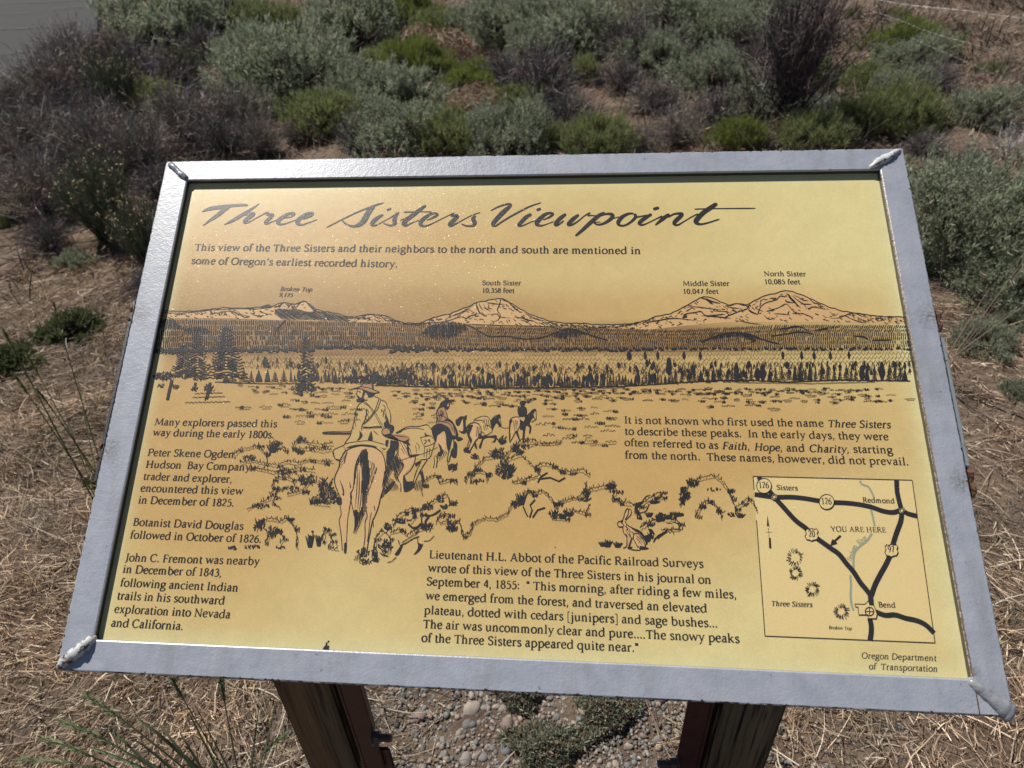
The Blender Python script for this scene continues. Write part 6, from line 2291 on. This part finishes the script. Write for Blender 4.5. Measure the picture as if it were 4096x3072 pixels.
def pebbles(name, n, box, smin, smax, keep, parent=None):
    P = scatter(n, *box, keep); n = len(P)
    s = RNG.uniform(smin, smax, n) ** 1.0
    sc = s[:, None] * np.stack([RNG.uniform(.8, 1.3, n), RNG.uniform(.7, 1, n), RNG.uniform(.45, .8, n)], 1)
    a = RNG.uniform(0, 6.28, n); ca, sa_ = np.cos(a), np.sin(a)
    V = bv[None] * sc[:, None] * (1 + RNG.normal(0, .12, (n, len(bv), 1)))
    X = V[..., 0] * ca[:, None] - V[..., 1] * sa_[:, None]; Y = V[..., 0] * sa_[:, None] + V[..., 1] * ca[:, None]
    V = np.stack([X + P[:, :1], Y + P[:, 1:], V[..., 2] + (hills(P[:, 0], P[:, 1]) + s * .12)[:, None]], 2).reshape(-1, 3)
    F = (bf[None] + (np.arange(n) * len(bv))[:, None, None]).reshape(-1, 3)
    cs = np.array(SCOL)[RNG.integers(0, len(SCOL), n)] * (1 + RNG.normal(0, .2, (n, 1)))
    me = mesh_np(name, V, F, True, np.repeat(np.clip(cs, .02, .8), len(bv), 0))
    return link(name, me, M_STONE, parent)


o = pebbles('gravel', 30000, (-.75, .75, .5, 1.6), .003, .011, lambda x, y: np.clip(gravel_w(x, y) + .25, 0, 1))
tag(o, 'fine gravel in the hollow between the posts', 'gravel', kind='stuff')
o2 = pebbles('gravel', 2600, (-.7, .7, .55, 1.5), .010, .018, lambda x, y: gravel_w(x, y))
tag(o2, 'thumbnail sized pebbles filling the hollow between the posts', 'gravel', kind='stuff')
o = pebbles('gravel', 9000, (-2.6, 2.5, .5, 3.6), .003, .012, lambda x, y: np.clip(.45 + 0 * x, 0, 1) * road_side(x, y))
tag(o, 'scattered small stones in the dirt round the sign', 'gravel', kind='stuff')


# ------------------------------------------------------------------ low mats, fresh grass and stalks near the sign
def mat_plant(loc, r, label, n=5200, col=(0.23, 0.245, 0.175)):
    a = RNG.uniform(0, 6.28, n); q = np.sqrt(RNG.random(n)) * (1 + .25 * np.sin(a * 3 + loc[0] * 9) + .15 * np.sin(a * 5))
    x, y = np.cos(a) * q * r, np.sin(a) * q * r * .8
    z = np.clip(.035 * (1 - q), 0, 1) + RNG.uniform(0, .014, n)
    S = np.stack([x, y, z], 1)
    d = RNG.normal(0, .7, (n, 3)); d[:, 2] = np.abs(d[:, 2]) + .3; d /= np.linalg.norm(d, axis=1, keepdims=True)
    L = RNG.uniform(.006, .015, (n, 1))
    Q = np.stack([S, S + d * L * .55, S + d * L], 1)
    c = hsv_jit(col, n, .28); brown = RNG.random(n) < .30
    c[brown] = hsv_jit((0.27, 0.2, 0.14), int(brown.sum()), .2)
    v, f, cc_ = ribbons(Q, np.broadcast_to(np.array([.0018, .0034, .0012]), (n, 3)), c)
    o = link('mat_weed', mesh_np('mat_weed', v, f, False, cc_), M_LEAF)
    o.location = (loc[0], loc[1], float(hills(np.array(loc[0]), np.array(loc[1]))))
    tag(o, label, 'weed', 'grey green mats between the posts')


for (px_, py_, r_, lab, n_) in ((2180, 3010, .078, 'larger grey green mat weed on the gravel between the posts', 3800), (2420, 2850, .066, 'mat weed nearest the right post on the gravel', 2600), (2080, 2800, .045, 'thin mat weed just below the sign on the gravel', 900)):
    p = at_z(px_, py_)
    mat_plant((p.x, p.y), r_, lab, n_)


def stalk(pts, w0, w1, col, head=None, awn=0.0, name='grass_stalk'):
    """one grass stalk along world points; head: share of its length carrying spikelets"""
    P = np.array(catmull([tuple(p) for p in pts], 5))
    k = len(P)
    parts = []
    for turn in range(2):
        parts.append(ribbons(P[None], np.linspace(w0, w1, k)[None] * 1.35, hsv_jit(col, 1, .08), flat=(0, 0, 1) if turn == 0 else (1, -1, .3)))
    if head:
        i0 = int(k * (1 - head))
        seg = P[i0:]
        m = 46
        t = np.linspace(0, 1, m) * (len(seg) - 1); a0 = np.minimum(t.astype(int), len(seg) - 2); fr = (t - a0)[:, None]
        S = seg[a0] * (1 - fr) + seg[a0 + 1] * fr
        d = seg[-1] - seg[0]; d /= np.linalg.norm(d)
        dd = d + RNG.normal(0, .28, (m, 3)); dd /= np.linalg.norm(dd, axis=1, keepdims=True)
        L = .016
        parts.append(ribbons(np.stack([S, S + dd * L * .5, S + dd * L], 1), np.broadcast_to(np.array([.002, .0046, .0010]), (m, 3)), hsv_jit(tuple(np.array(col) * 1.25), m, .15)))
        if awn:
            da = d + RNG.normal(0, .22, (m, 3)); da /= np.linalg.norm(da, axis=1, keepdims=True)
            parts.append(ribbons(np.stack([S, S + da * awn * .5, S + da * awn], 1), np.broadcast_to(np.array([.0007, .0005, .0003]), (m, 3)), hsv_jit((0.34, 0.36, 0.2), m, .15)))
    return join(parts)


def clump(name, label, cat, root_px, stalks, col, leafcol=None):
    root = at_z(*root_px)
    o = empty(name, (root.x, root.y, float(hills(np.array(root.x), np.array(root.y)))))
    tag(o, label, cat)
    R0 = Vector(o.location)
    for (tipx, tipy, h, bend, w, head, awn) in stalks:
        tip = at_z(tipx, tipy, h)
        st = R0 + Vector((RNG.normal(0, .015), RNG.normal(0, .015), 0))
        mid = st.lerp(tip, .5) + Vector((0, 0, bend))
        v, f, c = stalk([st - R0, st.lerp(mid, .55) - R0 + Vector((0, 0, bend * .3)), mid - R0, mid.lerp(tip, .55) - R0 + Vector((0, 0, bend * .35)), tip - R0], w, w * .35 if not head else w * .6, col, head, awn)
        link('seed_stalk' if head else 'blade', mesh_np('stalk', v, f, False, c), M_LEAF, o)


GRN = (0.19, 0.22, 0.12)
clump('wild_rye_clump', 'clump of fresh green grass with awned seed heads at the bottom left', 'grass clump', (900, 3250), [
    (347, 2788, .30, .05, .0035, .34, .035), (260, 2891, .26, .05, .0035, .34, .035), (174, 2956, .20, .05, .0035, .34, .03), (90, 3040, .18, .04, .003, .3, .03),
    (559, 2880, .24, .03, .008, 0, 0), (640, 2900, .22, .03, .007, 0, 0), (360, 2990, .20, .03, .008, 0, 0), (480, 3010, .16, .03, .008, 0, 0), (720, 2930, .20, .03, .006, 0, 0), (760, 2860, .25, .02, .0055, 0, 0), (420, 2900, .24, .04, .007, 0, 0), (540, 2960, .2, .03, .008, 0, 0)], GRN)
clump('wild_rye_clump', 'slender green grass stalks standing just left of the left post', 'grass clump', (1000, 3180), [
    (880, 2700, .34, .01, .0034, .28, .02), (690, 2720, .34, .02, .0022, .2, .015), (1031, 2860, .26, .0, .008, 0, 0), (1090, 2860, .25, .0, .003, 0, 0), (1150, 2870, .25, .0, .003, 0, 0), (1110, 2800, .28, .0, .003, 0, 0), (780, 2820, .26, .02, .003, 0, 0), (1140, 2945, .24, .035, .0035, .35, .03)], (0.15, 0.18, 0.11))
clump('green_grass_stalks', 'thin green seed stalks leaning over the straw left of the sign', 'grass stalks', (400, 1990), [
    (12, 1316, .62, .03, .0034, .22, .01), (110, 1420, .55, .03, .003, .2, .01), (215, 1220, .60, .02, .003, .2, .01), (150, 1560, .45, .03, .003, .2, .01), (60, 1500, .5, .03, .003, .2, .01), (230, 1560, .42, .02, .0028, 0, 0), (300, 1430, .5, .02, .0028, 0, 0)], (0.12, 0.14, 0.06))
clump('dry_stalks', 'bundle of long straw stalks leaning out to the right of the sign', 'dry stalks', (3740, 1520), [
    (4096, 1060, .55, .0, .0045, 0, 0), (4120, 1100, .5, .0, .0045, 0, 0), (4070, 1180, .45, .0, .004, 0, 0), (4130, 1200, .4, .01, .004, 0, 0), (3775, 960, .6, .0, .0045, 0, 0), (3960, 1150, .5, .01, .004, 0, 0), (4110, 1020, .57, .0, .0035, 0, 0), (4030, 1100, .5, .0, .0035, 0, 0)], (0.50, 0.42, 0.32))
clump('dry_stalks', 'nearly flat fan of pale stalks right of the sign below the small sagebrush', 'dry stalks', (3800, 1760), [
    (4120, 1590, .16, .0, .0034, 0, 0), (4130, 1610, .15, .0, .0034, 0, 0), (4110, 1740, .10, .01, .0034, 0, 0), (4130, 1700, .12, .01, .0034, 0, 0), (4120, 1840, .05, .01, .0034, 0, 0), (4090, 1920, .05, .01, .003, 0, 0)], (0.42, 0.35, 0.26))

# ------------------------------------------------------------------ wire fence at the top right
FA, FB_ = Vector((1.34, 4.77, 0)), Vector((2.24, 3.93, 0))
fd = (FB_ - FA).normalized(); fn = Vector((fd.y, -fd.x, 0))


def on_fence(x, y):
    d = ray(x, y)
    t = (FA - CAM_LOC).dot(fn) / d.dot(fn)
    return CAM_LOC + d * t


tg = NT('galvanised_wire', .45, .5); tg.color((0.20, 0.19, 0.185)); tg.b.inputs['Metallic'].default_value = .5
fence = empty('wire_fence', (2.6, 3.6, 0))
tag(fence, 'sagging barbed wire fence crossing the top right corner', 'fence')
FO = Vector(fence.location)
for pts in (((3300, -40), (3620, 18), (3850, 42), (4096, 76), (4500, 130)), ((3480, 40), (3614, 88), (3736, 135), (3900, 180), (4096, 232), (4500, 330)), ((3640, 150), (3736, 193), (3838, 237), (3960, 290), (4096, 345), (4500, 470))):
    P = [on_fence(*p) for p in pts]
    C_ = [Vector(q) for q in catmull([tuple(p) for p in P], 14)]
    vv, ff = [], []
    for strand in (0, math.pi):
        b = len(vv)
        for i, c in enumerate(C_):
            ph = i * 1.3 + strand
            for q in range(4):
                a = q * math.pi / 2
                vv.append(tuple(c - FO + Vector((0, 0, 1)) * (math.cos(ph) * .0014 + math.cos(a) * .0009) + fn * (math.sin(ph) * .0014 + math.sin(a) * .0009)))
            if i:
                for q in range(4):
                    ff.append((b + 4 * i - 4 + q, b + 4 * i + q, b + 4 * i + (q + 1) % 4, b + 4 * i - 4 + (q + 1) % 4))
    w_ = link('barbed_wire', mesh_py('barbed_wire', vv, ff), tg.m, fence)
    for i in range(3, len(C_) - 1, 6):
        bb, bf_ = [], []
        for sgn in (-1, 1):
            c = C_[i] - FO; e = c + Vector((0, 0, .018 * sgn)) + fd * .008 * sgn
            b = len(bb)
            for q in range(3):
                a = q * 2.1
                bb.append(tuple(c + fn * math.cos(a) * .0012 + fd * math.sin(a) * .0012))
            bb.append(tuple(e)); bf_ += [(b, b + 1, b + 3), (b + 1, b + 2, b + 3), (b + 2, b, b + 3)]
        link('barb', mesh_py('barb', bb, bf_), tg.m, w_)
# the post the wires run to, just outside the picture
pe = on_fence(4500, 330)
bm = bmesh.new()
bmesh.ops.create_cone(bm, cap_ends=True, segments=14, radius1=.055, radius2=.05, depth=1.5, matrix=Matrix.Translation(Vector((pe.x, pe.y, .6)) - FO))
link('post', bm_mesh('post', bm, False), M_WOOD, fence)
